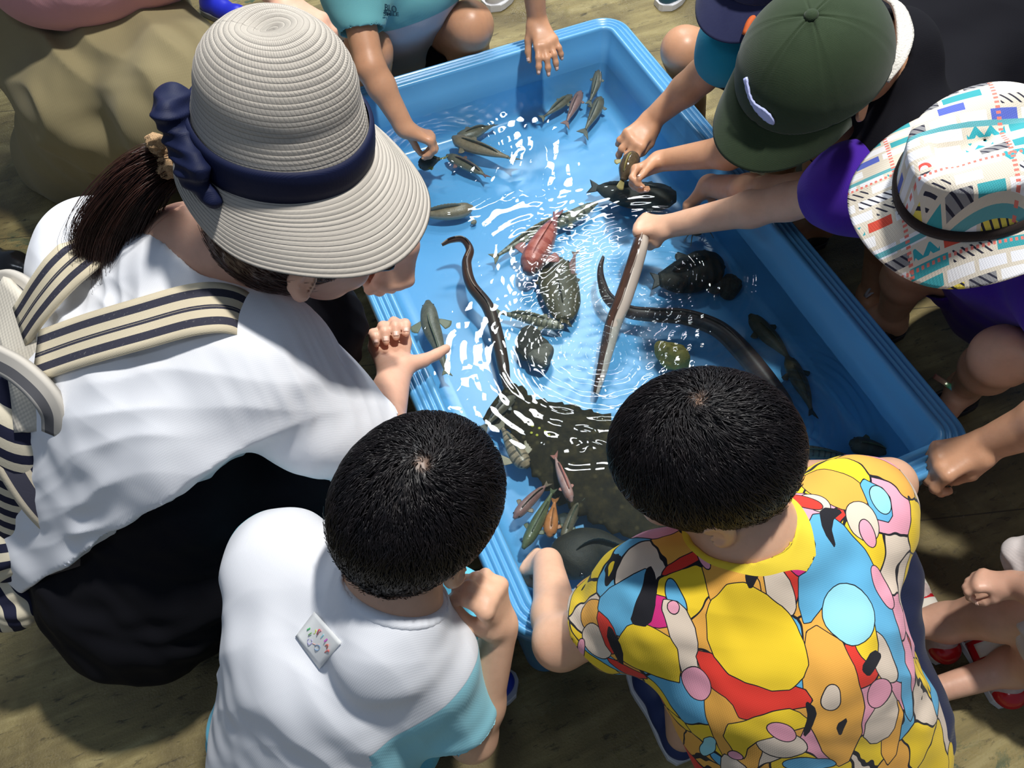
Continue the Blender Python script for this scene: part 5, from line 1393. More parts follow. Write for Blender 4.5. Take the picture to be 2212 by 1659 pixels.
    mesh_obj('hat_band', xf(V, c, f2, l2, u2), F, cloth('dark_brown_band', (0.022, 0.014, 0.012), 900, 0.3, 0.1), hat)
    # clear strappy sandals
    for a in (aR, aL):
        rt = simple('sandal_sole', (0.02, 0.02, 0.03), 0.4)
        so, up = shoe(P, np.array([a[0] + 0.05, a[1], 0]), np.array([a[0] - 0.12, a[1], 0]), 0.18, simple('dark_sandal', (0.012, 0.014, 0.035), 0.25), rt)
        parent(so, P); so.name = 'sandal_sole'; parent(up, P); up.name = 'sandal_upper'
    # the glittering strap
    t = NT('iridescent_strap'); s_ = t.sep(t.uv())[0]
    t.principled(t.ramp(t.math('MULTIPLY', s_, 17.0), [(0.0, (0.75, 0.30, 0.25)), (0.45, (0.85, 0.55, 0.35)), (0.62, (0.15, 0.70, 0.30)), (0.78, (0.15, 0.45, 0.85)), (1.0, (0.45, 0.40, 0.85))]), 0.18, 0.8, metallic=0.3)
    sp = catmull([U(2018, 812, .085), U(2040, 826, .095), U(2068, 846, .09)], 10)
    V, F, uv = ribbon(sp, 0.010, 0.003, np.array([nrm(CAMC - p) for p in sp]), 4); mesh_obj('sandal_strap', V, F, t.m, P, uv=uv)
    cl = simple('clear_strap', (0.45, 0.45, 0.5), 0.1, 0.8)
    for pts in ([U(1912, 580, .20), U(1888, 610, .14), U(1868, 640, .10)], [U(1915, 590, .19), U(1902, 618, .13), U(1870, 642, .10)]):
        pp = catmull(pts, 10); V, F, uv = loft_path(pp, [0.003] * 10, [0.002] * 10); mesh_obj('strap', V, F, cl, P)
    return P
child_bucket()
# ------------------------------------------------------------------ the child at the far side, teal and white shirt
def child_far():
    hc = np.array([0.33, 0.05, 0.71]); nb = np.array([0.32, 0.08, 0.60])
    f = nrm(np.array([0.0, -0.85, -0.5])); u = nrm(np.array([0, -0.4, 0.9]))
    P = person('person', (0.31, 0.22, 0), 'child in a teal and white shirt crouching at the far edge of the tub')
    sR = U(762, -20, 0.50); sL = np.array([0.46, 0.05, 0.53])
    eR = U(800, 145, 0.40); wR = U(876, 278, 0.295); eL = np.array([0.55, -0.02, 0.55]); wL = U(1160, 42, 0.372)
    che = np.array([0.31, 0.12, 0.42]); pel = np.array([0.30, 0.27, 0.17])
    kR = U(795, 110, 0.36); kL = U(1015, 55, 0.34); aR = np.array([0.19, 0.10, 0.07]); aL = np.array([0.44, 0.13, 0.07])
    hands = [(wR, U(925, 296, .268) - wR, np.array([0.05, 0.25, 1]), 0.060, 1, ((45, 55, 30), (48, 58, 30), (50, 58, 30), (50, 58, 30)), (30, 50, 25), 4),
             (wL, U(1180, 92, .350) - wL, np.array([0.0, -0.30, 1.0]), 0.062, -1, ((12, 20, 14), (14, 20, 14), (16, 22, 14), (18, 24, 16)), (34, 32, 14), 9)]
    crouch_body(P, hc, nb, sL, sR, eL, wL, eR, wR, che, pel, kL, kR, aL, aR, f, u, 0.93, hands, SK_M, arm_r=(0.034, 0.029, 0.026, 0.020), leg_r=(0.062, 0.048, 0.044, 0.027))
    def zone(V): return {'zone': (V - U(860, 62, .40)) @ nrm(np.array([-0.06, 0.25, 0.95]))}
    sh = shirt(P, two_tone('teal_and_white', (0.52, 0.54, 0.60), (0.16, 0.45, 0.48)), che, pel, nb, hc, sL, sR, eL, eR, 0.055, (0.088, 0.090, 0.050), (0.3, 0.42), 0.047, attr=zone)
    shorts(P, BLACKC, pel, kL, kR, np.array([-1.0, 0, 0]), 0.06, 0.08, 0.060, 0.6)
    hair_cap(P, hc, f, u, 0.93, HAIR, n=3000, length=0.03, grow=1.0, seed=44)
    for a in (aL, aR):
        so, up = shoe(P, np.array([a[0], a[1] + 0.03, 0]), np.array([a[0], a[1] - 0.14, 0]), 0.17, simple('dark_far_shoe', (0.012, 0.014, 0.025), 0.5), simple('lime_sole', (0.10, 0.20, 0.03), 0.5))
        parent(so, P); so.name = 'shoe_sole'; parent(up, P); up.name = 'shoe_upper'
    return P, sh
FAR, FAR_SHIRT = child_far()
# ------------------------------------------------------------------ hand on the near right corner of the rim
def child_corner():
    hc = np.array([1.02, -1.34, 0.86]); nb = np.array([1.08, -1.36, 0.78])
    f = nrm(np.array([-0.85, 0.1, -0.5])); u = nrm(np.array([-0.4, 0, 0.9]))
    P = person('person', (1.2, -1.38, 0), 'person at the right edge gripping the near right corner of the tub')
    sR = np.array([1.02, -1.20, 0.68]); sL = np.array([1.08, -1.50, 0.68]); eR = U(2330, 880, 0.47); wR = U(2135, 958, 0.345)
    eL = np.array([1.15, -1.52, 0.48]); wL = np.array([1.10, -1.42, 0.36])
    che = np.array([1.18, -1.36, 0.60]); pel = np.array([1.32, -1.38, 0.30])
    kR = np.array([1.12, -1.28, 0.42]); kL = np.array([1.12, -1.48, 0.42]); aR = np.array([1.25, -1.27, 0.07]); aL = np.array([1.25, -1.48, 0.07])
    hands = [(wR, U(2062, 985, .325) - wR, U(2080, 940, .38) - U(2075, 1005, .30) + np.array([0, 0, 0.02]), 0.075, 1, ((50, 60, 30), (55, 66, 36), (58, 68, 38), (60, 70, 38)), (10, 45, 25), 3)]
    crouch_body(P, hc, nb, sL, sR, eL, wL, eR, wR, che, pel, kL, kR, aL, aR, f, u, 0.97, hands, SK_M, arm_r=(0.044, 0.036, 0.034, 0.025))
    shirt(P, NAVY, che, pel, nb, hc, sL, sR, eL, eR, 0.08, (0.11, 0.105, 0.062), (0.45, 0.4), 0.058)
    shorts(P, BLACKC, pel, kL, kR, np.array([0, 1.0, 0]), 0.07, 0.095, 0.07, 0.9)
    hair_cap(P, hc, f, u, 0.97, HAIR, n=2500, length=0.035, grow=1.0, seed=45)
    return P
child_corner()
# ------------------------------------------------------------------ toddler with red shoes
def toddler():
    hc = np.array([0.90, -1.62, 0.56]); nb = np.array([0.93, -1.62, 0.48])
    f = nrm(np.array([-0.85, 0.25, -0.35])); u = nrm(np.array([-0.3, 0, 0.95]))
    P = person('person', (0.9, -1.58, 0), 'small child with bare legs and red shoes at the right edge')
    aR = U(2045, 1345, 0.075); aL = U(2190, 1440, 0.075); kR = U(2235, 1310, 0.21); kL = U(2330, 1400, 0.22)
    pel = np.array([0.96, -1.58, 0.12]); che = np.array([0.96, -1.60, 0.33]); sR = np.array([0.91, -1.52, 0.43]); sL = np.array([0.96, -1.71, 0.43])
    eR = U(2290, 1290, 0.32); wR = U(2190, 1262, 0.27); eL = np.array([0.95, -1.74, 0.30]); wL = np.array([0.87, -1.66, 0.26])
    hands = [(wR, U(2135, 1255, .258) - wR, (0.1, 0.2, 1), 0.045, 1, ((40, 60, 40),) * 4, (30, 40, 20), 3)]
    crouch_body(P, hc, nb, sL, sR, eL, wL, eR, wR, che, pel, kL, kR, aL, aR, f, u, 0.85, hands, SK_P, h=0.003, leg_r=(0.050, 0.043, 0.042, 0.027), arm_r=(0.030, 0.027, 0.026, 0.020), tr=(0.07, 0.065, 0.038))
    shirt(P, cloth('pale_pink_top', (0.70, 0.60, 0.58), 700, 0.2, 0.04), che, pel, nb, hc, sL, sR, eL, eR, 0.05, (0.092, 0.082, 0.048), (0.5, 0.5), 0.042)
    F = Field((0.66, -1.75, 0.05), (1.1, -1.3, 0.40), 0.0035)
    F.cone(pel, 0.10, (kR + kL) / 2 + np.array([0.03, 0, 0.0]), 0.085, 0.05); F.cone(U(2200, 1195, .24), 0.030, U(2290, 1230, .26), 0.055, 0.04)
    field_obj('skirt', F, cloth('white_frill', (0.74, 0.68, 0.66), 700, 0.2, 0.05), P, [('n', 10, 0.006, 1)])
    hair_cap(P, hc, f, u, 0.85, HAIR, n=2500, length=0.045, grow=1.0, seed=46)
    red = simple('red_glossy_vinyl', (0.55, 0.012, 0.02), 0.22, 0.6); wv = simple('white_velcro', (0.74, 0.70, 0.62), 0.8); mesh_ = simple('pale_speckled_mesh', (0.52, 0.42, 0.40), 0.7, noise=(90, 0.4))
    for heel, toe, ank in ((U(2040, 1420, 0.0), U(1935, 1225, 0.0), aR), (U(2215, 1500, 0.0), U(2120, 1310, 0.0), aL)):
        heel[2] = toe[2] = 0.0; d = nrm(toe - heel); sd = np.cross(d, (0, 0, 1)); s = 0.165
        heel = ank * [1, 1, 0] - d * 0.045
        so, up = shoe(P, heel, heel + d * s, s, mesh_, SOLEW)
        parent(so, P); so.name = 'shoe_sole'; parent(up, P); up.name = 'shoe_upper'
        # red toe cap, heel and straps
        for nm_, segs in (('heel_panel', ((0.10, .16, .155, 0.24, .14, .150),)), ('toe_cap', ((0.80, .12, .152, 0.87, .11, .125),))):
            Fd = Field(heel - 0.12, heel + np.array([0.25, 0.25, 0.2]), 0.0025)
            for a1, z1, r1, a2, z2, r2 in segs: Fd.cone(heel + d * a1 * s + np.array([0, 0, z1 * s]), r1 * s, heel + d * a2 * s + np.array([0, 0, z2 * s]), r2 * s, 0.01)
            Fd.cone(heel + d * 0.19 * s + np.array([0, 0, 0.26 * s]), 0.10 * s, heel + d * 0.22 * s + np.array([0, 0, 0.6 * s]), 0.13 * s, 0.002, 'sub')
            Fd.half(heel + np.array([0, 0, 0.095 * s]), (0, 0, -1))
            field_obj(nm_, Fd, red, up)
        for q, w in ((0.52, 0.036), (0.74, 0.030)):
            cpt = heel + d * q * s
            ring = [cpt + sd * math.cos(a) * 0.166 * s + np.array([0, 0, 1]) * (0.13 * s + math.sin(a) * 0.152 * s) for a in np.linspace(-0.1, math.pi + 0.1, 16)]
            nm = np.array([p - (cpt + np.array([0, 0, 0.12 * s])) for p in ring])
            V, F_, uv = ribbon(ring, w, 0.003, nm, 5); st = mesh_obj('strap', V, F_, red, up, uv=uv)
            ring2 = [p + nrm(p - cpt) * 0.002 for p in ring[3:13]]; V, F_, uv = ribbon(ring2, w * 0.62, 0.0025, nm[3:13], 5); mesh_obj('strap_patch', V, F_, wv, up, uv=uv)
    return P
toddler()
# ------------------------------------------------------------------ the adult in the long khaki skirt
def adult_khaki():
    hc = np.array([-0.36, 0.36, 1.10]); nb = np.array([-0.36, 0.42, 1.0])
    P = person('person', (-0.35, 0.6, 0), 'adult in a pink top and wide khaki trousers behind the straw hat')
    f = nrm(np.array([0.3, -0.8, -0.5])); u = nrm(np.array([0.1, -0.4, 0.9]))
    sR = np.array([-0.52, 0.42, 0.92]); sL = np.array([-0.20, 0.44, 0.92]); eR = np.array([-0.50, 0.34, 0.68]); wR = np.array([-0.30, 0.22, 0.66])
    eL = np.array([-0.10, 0.22, 0.74]); wL = U(610, 0, 0.62)
    che = np.array([-0.38, 0.50, 0.78]); pel = np.array([-0.42, 0.60, 0.46]); kR = U(200, 210, 0.36); kL = U(400, 215, 0.40); aR = np.array([-0.45, 0.50, 0.09]); aL = np.array([-0.10, 0.48, 0.09])
    crouch_body(P, hc, nb, sL, sR, eL, wL, eR, wR, che, pel, kL, kR, aL, aR, f, u, 1.0, [(wL, U(690, 55, .60) - U(610, 0, .62), (0.2, 0.3, 1), 0.08, -1, RELAX, (35, 25, 20), 5), (wR, (1, -0.2, -0.2), (0, 0, 1), 0.08, 1, RELAX, (35, 25, 20), 5)], SK_P, h=0.0045, leg_r=(0.09, 0.06, 0.055, 0.036), arm_r=(0.044, 0.038, 0.034, 0.025), tw=0.09, tr=(0.11, 0.11, 0.06))
    shirt(P, cloth('dusty_pink_jersey', (0.62, 0.32, 0.36), 700, 0.2, 0.05), che, U(215, -130, 0.62), nb, hc, sL, sR, eL, eR, 0.10, (0.13, 0.13, 0.07), (0.5, 0.5), 0.065, h=0.0045)
    F = Field((-1.0, -0.22, 0.0), (0.15, 1.0, 0.75), 0.006)
    k = 0.07
    F.cone(pel + np.array([-0.1, 0, 0]), 0.16, kR, 0.115, k); F.cone(pel + np.array([0.1, 0, 0]), 0.16, kL, 0.115, k)
    F.cone(kR, 0.115, np.array([-0.50, 0.42, 0.02]), 0.15, k); F.cone(kL, 0.115, np.array([-0.14, 0.40, 0.02]), 0.15, k)
    F.cone(kR + np.array([0, 0, -0.02]), 0.10, U(250, 315, 0.16), 0.07, k); F.cone(U(250, 315, 0.16), 0.07, U(380, 300, 0.2), 0.08, k); F.cone(kL, 0.10, U(390, 290, 0.22), 0.07, k)
    F.cone(U(90, 130, 0.2), 0.09, U(240, 300, 0.10), 0.07, k); F.cone(U(90, 130, 0.2), 0.09, U(130, 30, 0.3), 0.12, k)
    F.half((0, 0, 0.004), (0, 0, -1))
    field_obj('trousers', F, cloth('khaki_cotton', (0.28, 0.235, 0.125), 500, 0.2, 0.08), P, [('n', 2.5, 0.008, 1), ('d', U(250, 180, .4), (0.9, 0.35, -0.1), 0.085, 0.012, 0.26)], label='wide khaki trousers')
    hair_cap(P, hc, f, u, 1.0, HAIR2, n=2500, length=0.05, grow=1.2, seed=47)
    return P
adult_khaki()
# ------------------------------------------------------------------ loose shoes of bystanders at the edges of the photo
def stray(label, heel, toe, s, colr, solec, name='shoe'):
    heel = np.array([heel[0], heel[1], 0.0]); toe = np.array([toe[0], toe[1], 0.0])
    root = empty(name, heel, label, 'shoe')
    so, up = shoe(None, heel, toe, s, colr, solec); parent(so, root); parent(up, root)
stray('shiny black shoe at the left edge beside the backpack', U(-70, 560, 0), U(40, 590, 0), 0.21, simple('black_patent', (0.008, 0.008, 0.009), 0.18, 0.6), simple('black_sole', (0.012, 0.012, 0.012), 0.4))
stray('white shoe beyond the far rim, half out of the photo', U(1130, -60, 0), U(1080, -2, 0), 0.22, simple('off_white_shoe', (0.60, 0.57, 0.55), 0.6), SOLEW)
stray('dark teal shoe with a white sole beyond the far right corner', U(1500, -50, 0), U(1440, 10, 0), 0.20, simple('teal_shoe', (0.02, 0.09, 0.13), 0.5), SOLEW)
stray('bright blue shoe behind the crown of the straw hat', U(445, 20, 0), U(520, 55, 0), 0.2, simple('bright_blue_shoe', (0.02, 0.03, 0.55), 0.4), simple('grey_sole', (0.2, 0.2, 0.22), 0.5))
# ------------------------------------------------------------------ fish, eels and stones in the tub
def m_fish(name, c1, c2, belly=None, bands=0, band_c=(0.03, 0.03, 0.02), rough=0.35, spots=0.0):
    t = NT(name); s_ = t.sep(t.uv()); u_, v = s_[0], s_[1]; o = t.obj()
    c = t.mix(t.ramp(t.noise(70, 5, 0.7, o), [(0.35, 0.0), (0.65, 1.0)]), c1, c2)
    if bands:
        w = t.math('SINE', t.math('ADD', t.math('MULTIPLY', u_, bands * 6.283), t.math('MULTIPLY', t.noise(60, 2, 0.5, o), 2.5)))
        c = t.mix(t.ramp(w, [(0.45, 0.0), (0.75, 0.75)]), c, band_c)
    if spots: c = t.mix(t.ramp(t.voro(220, 'F1', o), [(0.15, spots), (0.35, 0.0)]), c, band_c)
    if belly: 
        side = t.math('SINE', t.math('MULTIPLY', v, 6.283)); c = t.mix(t.ramp(side, [(0.10, 1.0), (0.45, 0.0)]), c, belly)
    t.principled(c, rough, 0.5, t.bump(t.voro(420, 'F1', o), 0.3, 0.0006)); return t.m
FIN_MATS = {}
def fin_mat(c):
    k = tuple(round(x, 3) for x in c)
    if k not in FIN_MATS:
        t = NT('fin'); u_ = t.sep(t.uv())
        r = t.math('SINE', t.math('MULTIPLY', u_[1], 90.0)); t.principled(t.mix(t.ramp(r, [(0.3, 0.0), (0.8, 1.0)]), c, tuple(x * 0.5 for x in c)), 0.45, 0.4)
        FIN_MATS[k] = t.m
    return FIN_MATS[k]
def fan(name, base, d, n, length, w0, w1, mat, par, fork=0.0, thick=0.0012, seg=9, curve=0.0):
    """a fin: rays spreading from base along d; n = across direction"""
    d = nrm(d); n = nrm(n - d * (np.asarray(n) @ d)); up = np.cross(d, n); V = []; UV_ = []
    for j in range(seg):
        a = j / (seg - 1) * 2 - 1
        for i in range(6):
            b = i / 5; L = length * (1 - fork * (1 - abs(a)) - 0.15 * a * a * (fork == 0))
            V.append(base + d * L * b + n * a * (w0 + (w1 - w0) * b ** 0.8) * 0.5 + up * (curve * b * b * length + 0.0006 * (j % 2))); UV_.append((b, (a + 1) / 2))
    F = [[j * 6 + i, (j + 1) * 6 + i, (j + 1) * 6 + i + 1, j * 6 + i + 1] for j in range(seg - 1) for i in range(5)]
    o = mesh_obj(name, np.array(V), F, mat, par, uv=np.array(UV_)); m = o.modifiers.new('t', 'SOLIDIFY'); m.thickness = thick; m.offset = 0
    return o
def fish(label, path, width, height, mat, finc, group=None, tail=(0.022, 0.03), pect=0.016, dorsal=0.010, prof=None, fork=0.35, side=False, name='fish', cat='fish', flat=None):
    """path: head to tail, photo pixels with height"""
    P = catmull([U(*p) for p in path], 40); x = np.linspace(0, 1, 40)
    pw = prof or ([0, .04, .12, .28, .5, .75, .92, 1], [.12, .5, .85, 1.0, .92, .55, .26, .22])
    w = np.interp(x, *pw); k = np.ones(5) / 5; w = np.convolve(np.pad(w, 2, 'edge'), k, 'valid')
    up = (0, 0, 1)
    if side: up = side
    V, F, uv = loft_path(P, w * width / 2, w * height / 2, up, 24)
    root = mesh_obj(name, V, F, mat, None, uv=uv)
    tag(root, label, cat, group)
    T = np.gradient(P, axis=0)
    fm = fin_mat(finc)
    te = nrm(P[-1] - P[-3]); d, s_, u_ = frame_from(te, up)
    fan('tail_fin', P[-1] - te * 0.002, te, s_ * 0.85 + u_ * 0.5 if not side else u_, tail[0], width * 0.2, tail[1], fm, root, fork)
    i = 11; d, s_, u_ = frame_from(T[i], up)
    if pect:
        for e in (-1, 1): fan('pectoral_fin', P[i] + s_ * e * w[i] * width * 0.44, nrm(s_ * e + d * 0.9 - u_ * 0.1), d, pect, 0.004, pect * 0.8, fm, root, 0)
    if dorsal:
        Vd = []; UVd = []; m = 22
        for a in range(m):
            q = 0.22 + 0.58 * a / (m - 1); ii = q * 39; i0 = int(ii); fr = ii - i0; p = P[i0] * (1 - fr) + P[min(i0 + 1, 39)] * fr
            d, s_, u_ = frame_from(T[i0], up); hh = w[i0] * height / 2
            hgt = dorsal * (math.sin(math.pi * a / (m - 1)) ** 0.5) * (1 - 0.12 * (a % 2))
            for b in range(3): Vd.append(p + u_ * (hh * 0.92 + hgt * b / 2) + s_ * 0.0012 * b); UVd.append((b / 2, a / m * 2))
        Fd = [[a * 3 + b, (a + 1) * 3 + b, (a + 1) * 3 + b + 1, a * 3 + b + 1] for a in range(m - 1) for b in range(2)]
        o = mesh_obj('dorsal_fin', np.array(Vd), Fd, fm, root, uv=np.array(UVd)); md = o.modifiers.new('t', 'SOLIDIFY'); md.thickness = 0.001; md.offset = 0
    i = 3; d, s_, u_ = frame_from(T[i], up)
    for e in (-1, 1):
        V, F, _ = lathe([(0.0001, 1), (0.5, .87), (.87, .5), (1, 0), (.87, -.5), (.0001, -1)], 12)
        mesh_obj('eye', xf(V * max(width * 0.055, 0.0018), P[i] + s_ * e * w[i] * width * 0.42 + u_ * w[i] * height * 0.18, s_, u_, d), F, simple_eye, root)
    return root
simple_eye = simple('fish_eye', (0.01, 0.01, 0.01), 0.08, 0.8)
GREY = m_fish('grey_green_fish', (0.085, 0.075, 0.045), (0.15, 0.13, 0.085), (0.24, 0.22, 0.16), rough=0.4)
BROWN = m_fish('brown_fish', (0.16, 0.115, 0.065), (0.26, 0.19, 0.11), (0.34, 0.26, 0.18), rough=0.4)
BAND = m_fish('banded_fish', (0.16, 0.155, 0.10), (0.24, 0.225, 0.15), (0.32, 0.30, 0.2), 13, (0.035, 0.04, 0.03))
PINKF = m_fish('pinkish_fish', (0.22, 0.11, 0.10), (0.30, 0.17, 0.15), (0.40, 0.28, 0.26))
REDF = m_fish('red_fish', (0.32, 0.085, 0.060), (0.40, 0.16, 0.13), (0.45, 0.28, 0.26), 7, (0.24, 0.055, 0.045), 0.35)
ORF = m_fish('orange_fish', (0.42, 0.15, 0.04), (0.50, 0.20, 0.07), None)
DARK = m_fish('dark_fish', (0.010, 0.010, 0.007), (0.022, 0.020, 0.012), None, rough=0.65)
OLIVE = m_fish('dark_olive_fish', (0.050, 0.042, 0.018), (0.085, 0.070, 0.030), None, spots=0.4, rough=0.5)
zb = 0.165
g_far = 'small fish in the far right corner of the tub'
fish('greyish slim fish nearest the far wall, in the far right corner of the tub', [(1293, 152, .205), (1287, 185, .195), (1275, 218, .185)], 0.022, 0.02, GREY, (0.15, 0.15, 0.11), g_far, (0.016, 0.02), 0.008)
fish('small greenish fish, leftmost of the four in the far right corner', [(1235, 205, zb), (1208, 228, zb), (1175, 252, zb)], 0.022, 0.018, GREY, (0.17, 0.17, 0.12), g_far, (0.014, 0.02), 0.012)
fish('pinkish brown fish between two greyish ones in the far right corner', [(1255, 197, zb), (1240, 230, zb), (1225, 262, zb)], 0.024, 0.022, PINKF, (0.30, 0.17, 0.15), g_far, (0.020, 0.026), 0.010)
fish('grey fish with its tail towards the middle, rightmost in the far right corner', [(1298, 210, zb), (1285, 243, zb), (1265, 280, zb)], 0.028, 0.026, GREY, (0.16, 0.16, 0.13), g_far, (0.024, 0.034), 0.012)
g_left = 'fish near the left hand side of the tub'
fish('brown fish with forked tail beside the hand of the far child', [(978, 296, .18), (1010, 312, .18), (1060, 328, .18), (1098, 340, .18)], 0.036, 0.028, BROWN, (0.20, 0.16, 0.10), g_left, (0.026, 0.034), 0.018)
fish('short dark fish crossing behind the brown one beside the hand of the far child', [(985, 298, zb), (1015, 290, zb), (1040, 280, zb), (1062, 272, zb)], 0.034, 0.025, GREY, (0.16, 0.14, 0.10), g_left, (0.014, 0.022), 0.016)
fish('dark fish with a yellowish tail held down by the far child', [(905, 360, .19), (930, 348, .195), (950, 343, .20)], 0.034, 0.03, DARK, (0.30, 0.26, 0.05), None, (0.020, 0.022), 0.012)
fish('faint dark fish with a reddish tail just below the far child\'s hand', [(965, 335, zb), (995, 350, zb), (1030, 368, zb), (1045, 377, zb)], 0.028, 0.02, GREY, (0.22, 0.10, 0.09), g_left, (0.016, 0.02), 0.012)
fish('grey brown fish poking out from under the brim of the straw hat', [(1022, 447, zb), (985, 457, zb), (940, 462, zb), (900, 460, zb)], 0.036, 0.03, BROWN, (0.16, 0.14, 0.10), g_left, (0.02, 0.03), 0.0, 0.012)
fish('long greyish fish with spread fins at the left wall', [(924, 650, .185), (930, 700, .185), (946, 745, .182), (963, 800, .18)], 0.036, 0.026, GREY, (0.20, 0.20, 0.12), g_left, (0.014, 0.022), 0.028)
g_band = 'banded slender fish'
fish('long banded fish whose head points to the dark fish under the held one', [(1290, 437, zb), (1235, 468, zb), (1170, 495, zb), (1110, 530, zb), (1075, 552, zb)], 0.030, 0.026, BAND, (0.22, 0.20, 0.12), g_band, (0.018, 0.026), 0.014)
fish('banded fish above the dark round stone', [(1218, 708, zb), (1170, 695, zb), (1120, 683, zb), (1080, 676, zb)], 0.024, 0.022, BAND, (0.20, 0.19, 0.12), g_band, (0.014, 0.018), 0.012)
fish('banded fish beside the right arm of the boy in the patterned shirt', [(1695, 975, zb), (1745, 976, zb), (1800, 982, zb), (1850, 990, zb)], 0.024, 0.022, BAND, (0.2, 0.19, 0.12), g_band, (0.014, 0.02), 0.010)
fish('olive fish in the near right corner of the tub', [(1835, 955, zb), (1865, 965, zb), (1900, 972, zb), (1930, 975, zb)], 0.034, 0.03, OLIVE, (0.12, 0.12, 0.04), None, (0.02, 0.028), 0.014)
fish('small pinkish grey fish tail up beside the round olive fish', [(1228, 610, .17), (1234, 580, .17), (1242, 550, .17)], 0.020, 0.018, PINKF, (0.24, 0.17, 0.13), None, (0.014, 0.022), 0.006)
g_right = 'dark slim fish in the shade along the right wall'
fish('dim olive fish nearest the round dark stone, in shade', [(1620, 680, zb), (1650, 715, zb), (1680, 745, zb), (1705, 775, zb)], 0.034, 0.03, OLIVE, (0.06, 0.06, 0.03), g_right, (0.016, 0.024), 0.016)
fish('dark slim fish in shade pointing at the near right corner', [(1700, 770, zb), (1720, 810, zb), (1740, 850, zb), (1752, 885, zb)], 0.030, 0.028, OLIVE, (0.05, 0.05, 0.03), g_right, (0.018, 0.024), 0.016)
# the red fish near the surface
rf = fish('red fish with banded back near the surface in the middle of the tub', [(1140, 590, .195), (1152, 560, .20), (1175, 520, .205), (1190, 490, .20), (1200, 470, .195)], 0.050, 0.052, REDF, (0.42, 0.16, 0.14), None, (0.030, 0.03), 0.030, 0.008, ([0, .05, .18, .4, .65, .85, 1], [.3, .62, .95, 1, .72, .38, .2]), 0.3)
# round olive fish under it
fish('round dark olive fish lying flat under the red one', [(1200, 560, zb), (1205, 610, zb), (1215, 650, zb), (1220, 690, zb)], 0.080, 0.040, OLIVE, (0.07, 0.06, 0.03), None, (0.016, 0.03), 0.012, 0.012, ([0, .06, .2, .45, .75, .93, 1], [.3, .7, .95, 1, .85, .6, .35]))
# the dark fish in the shade under the held one
fish('big dark fish in the shadow under the held brown one', [(1460, 425, .175), (1420, 425, .175), (1360, 420, .175), (1310, 410, .175), (1290, 406, .175)], 0.066, 0.05, DARK, (0.03, 0.035, 0.035), None, (0.022, 0.030), 0.02, 0.012, ([0, .05, .2, .5, .8, .95, 1], [.3, .65, .98, 1, .5, .25, .22]))
fish('dark bristly fish right of the eel held by the fist', [(1550, 560, .17), (1510, 585, .17), (1465, 600, .17), (1425, 605, .17)], 0.085, 0.06, DARK, (0.03, 0.035, 0.035), None, (0.02, 0.035), 0.03, 0.022, ([0, .05, .2, .5, .8, .95, 1], [.35, .7, 1, .98, .7, .45, .35]))
# bottom left cluster
g_bl = 'slim fish crowding towards the near left corner of the tub'
fish('grey slim fish pointing up beside the short-haired head of the boy in white', [(1112, 856, .19), (1080, 885, .19), (1050, 920, .19)], 0.020, 0.022, GREY, (0.16, 0.16, 0.14), g_bl, (0.014, 0.02), 0.008)
fish('pale mottled fish beside the tail end of the big flatfish', [(1140, 1010, .18), (1120, 985, .18), (1100, 950, .18), (1085, 925, .18)], 0.032, 0.026, m_fish('pale_mottled', (0.36, 0.27, 0.17), (0.17, 0.13, 0.08), None, 8), (0.33, 0.28, 0.18), None, (0.02, 0.03), 0.028)
fish('brown slim fish, leftmost of the bundle in the near left corner', [(1110, 1120, .18), (1135, 1092, .18), (1165, 1062, .18), (1178, 1050, .18)], 0.020, 0.022, PINKF, (0.20, 0.15, 0.10), g_bl, (0.012, 0.016), 0.010)
fish('long olive green fish in the middle of the bundle in the near left corner', [(1130, 1185, .185), (1155, 1140, .185), (1175, 1100, .185), (1192, 1065, .185)], 0.022, 0.024, m_fish('green_fish', (0.07, 0.09, 0.04), (0.11, 0.13, 0.06)), (0.10, 0.12, 0.06), g_bl, (0.012, 0.016), 0.010)
fish('orange fish in the bundle in the near left corner', [(1186, 1160, .18), (1190, 1135, .18), (1194, 1110, .18), (1198, 1085, .18)], 0.024, 0.024, ORF, (0.40, 0.16, 0.05), g_bl, (0.012, 0.018), 0.008)
fish('dark green slim fish nearest the spiky dark fish', [(1215, 1170, .175), (1228, 1135, .175), (1242, 1100, .175), (1250, 1085, .175)], 0.018, 0.02, GREY, (0.07, 0.09, 0.05), g_bl, (0.012, 0.016), 0.006)
fish('slim silvery pink fish standing on its head over the big flatfish', [(1235, 1085, .20), (1222, 1050, .205), (1208, 1015, .20), (1200, 990, .195)], 0.018, 0.026, m_fish('silver_pink', (0.45, 0.22, 0.18), (0.50, 0.33, 0.30), (0.20, 0.14, 0.13)), (0.45, 0.18, 0.14), None, (0.014, 0.016), 0.006)
fish('spiky dark fish with a raised tail in the near left corner', [(1215, 1235, .17), (1245, 1200, .17), (1290, 1180, .17), (1345, 1185, .17), (1385, 1170, .17)], 0.085, 0.06, DARK, (0.035, 0.045, 0.04), None, (0.030, 0.036), 0.045, 0.020, ([0, .05, .2, .4, .62, .82, 1], [.35, .8, 1, .9, .5, .25, .2]))
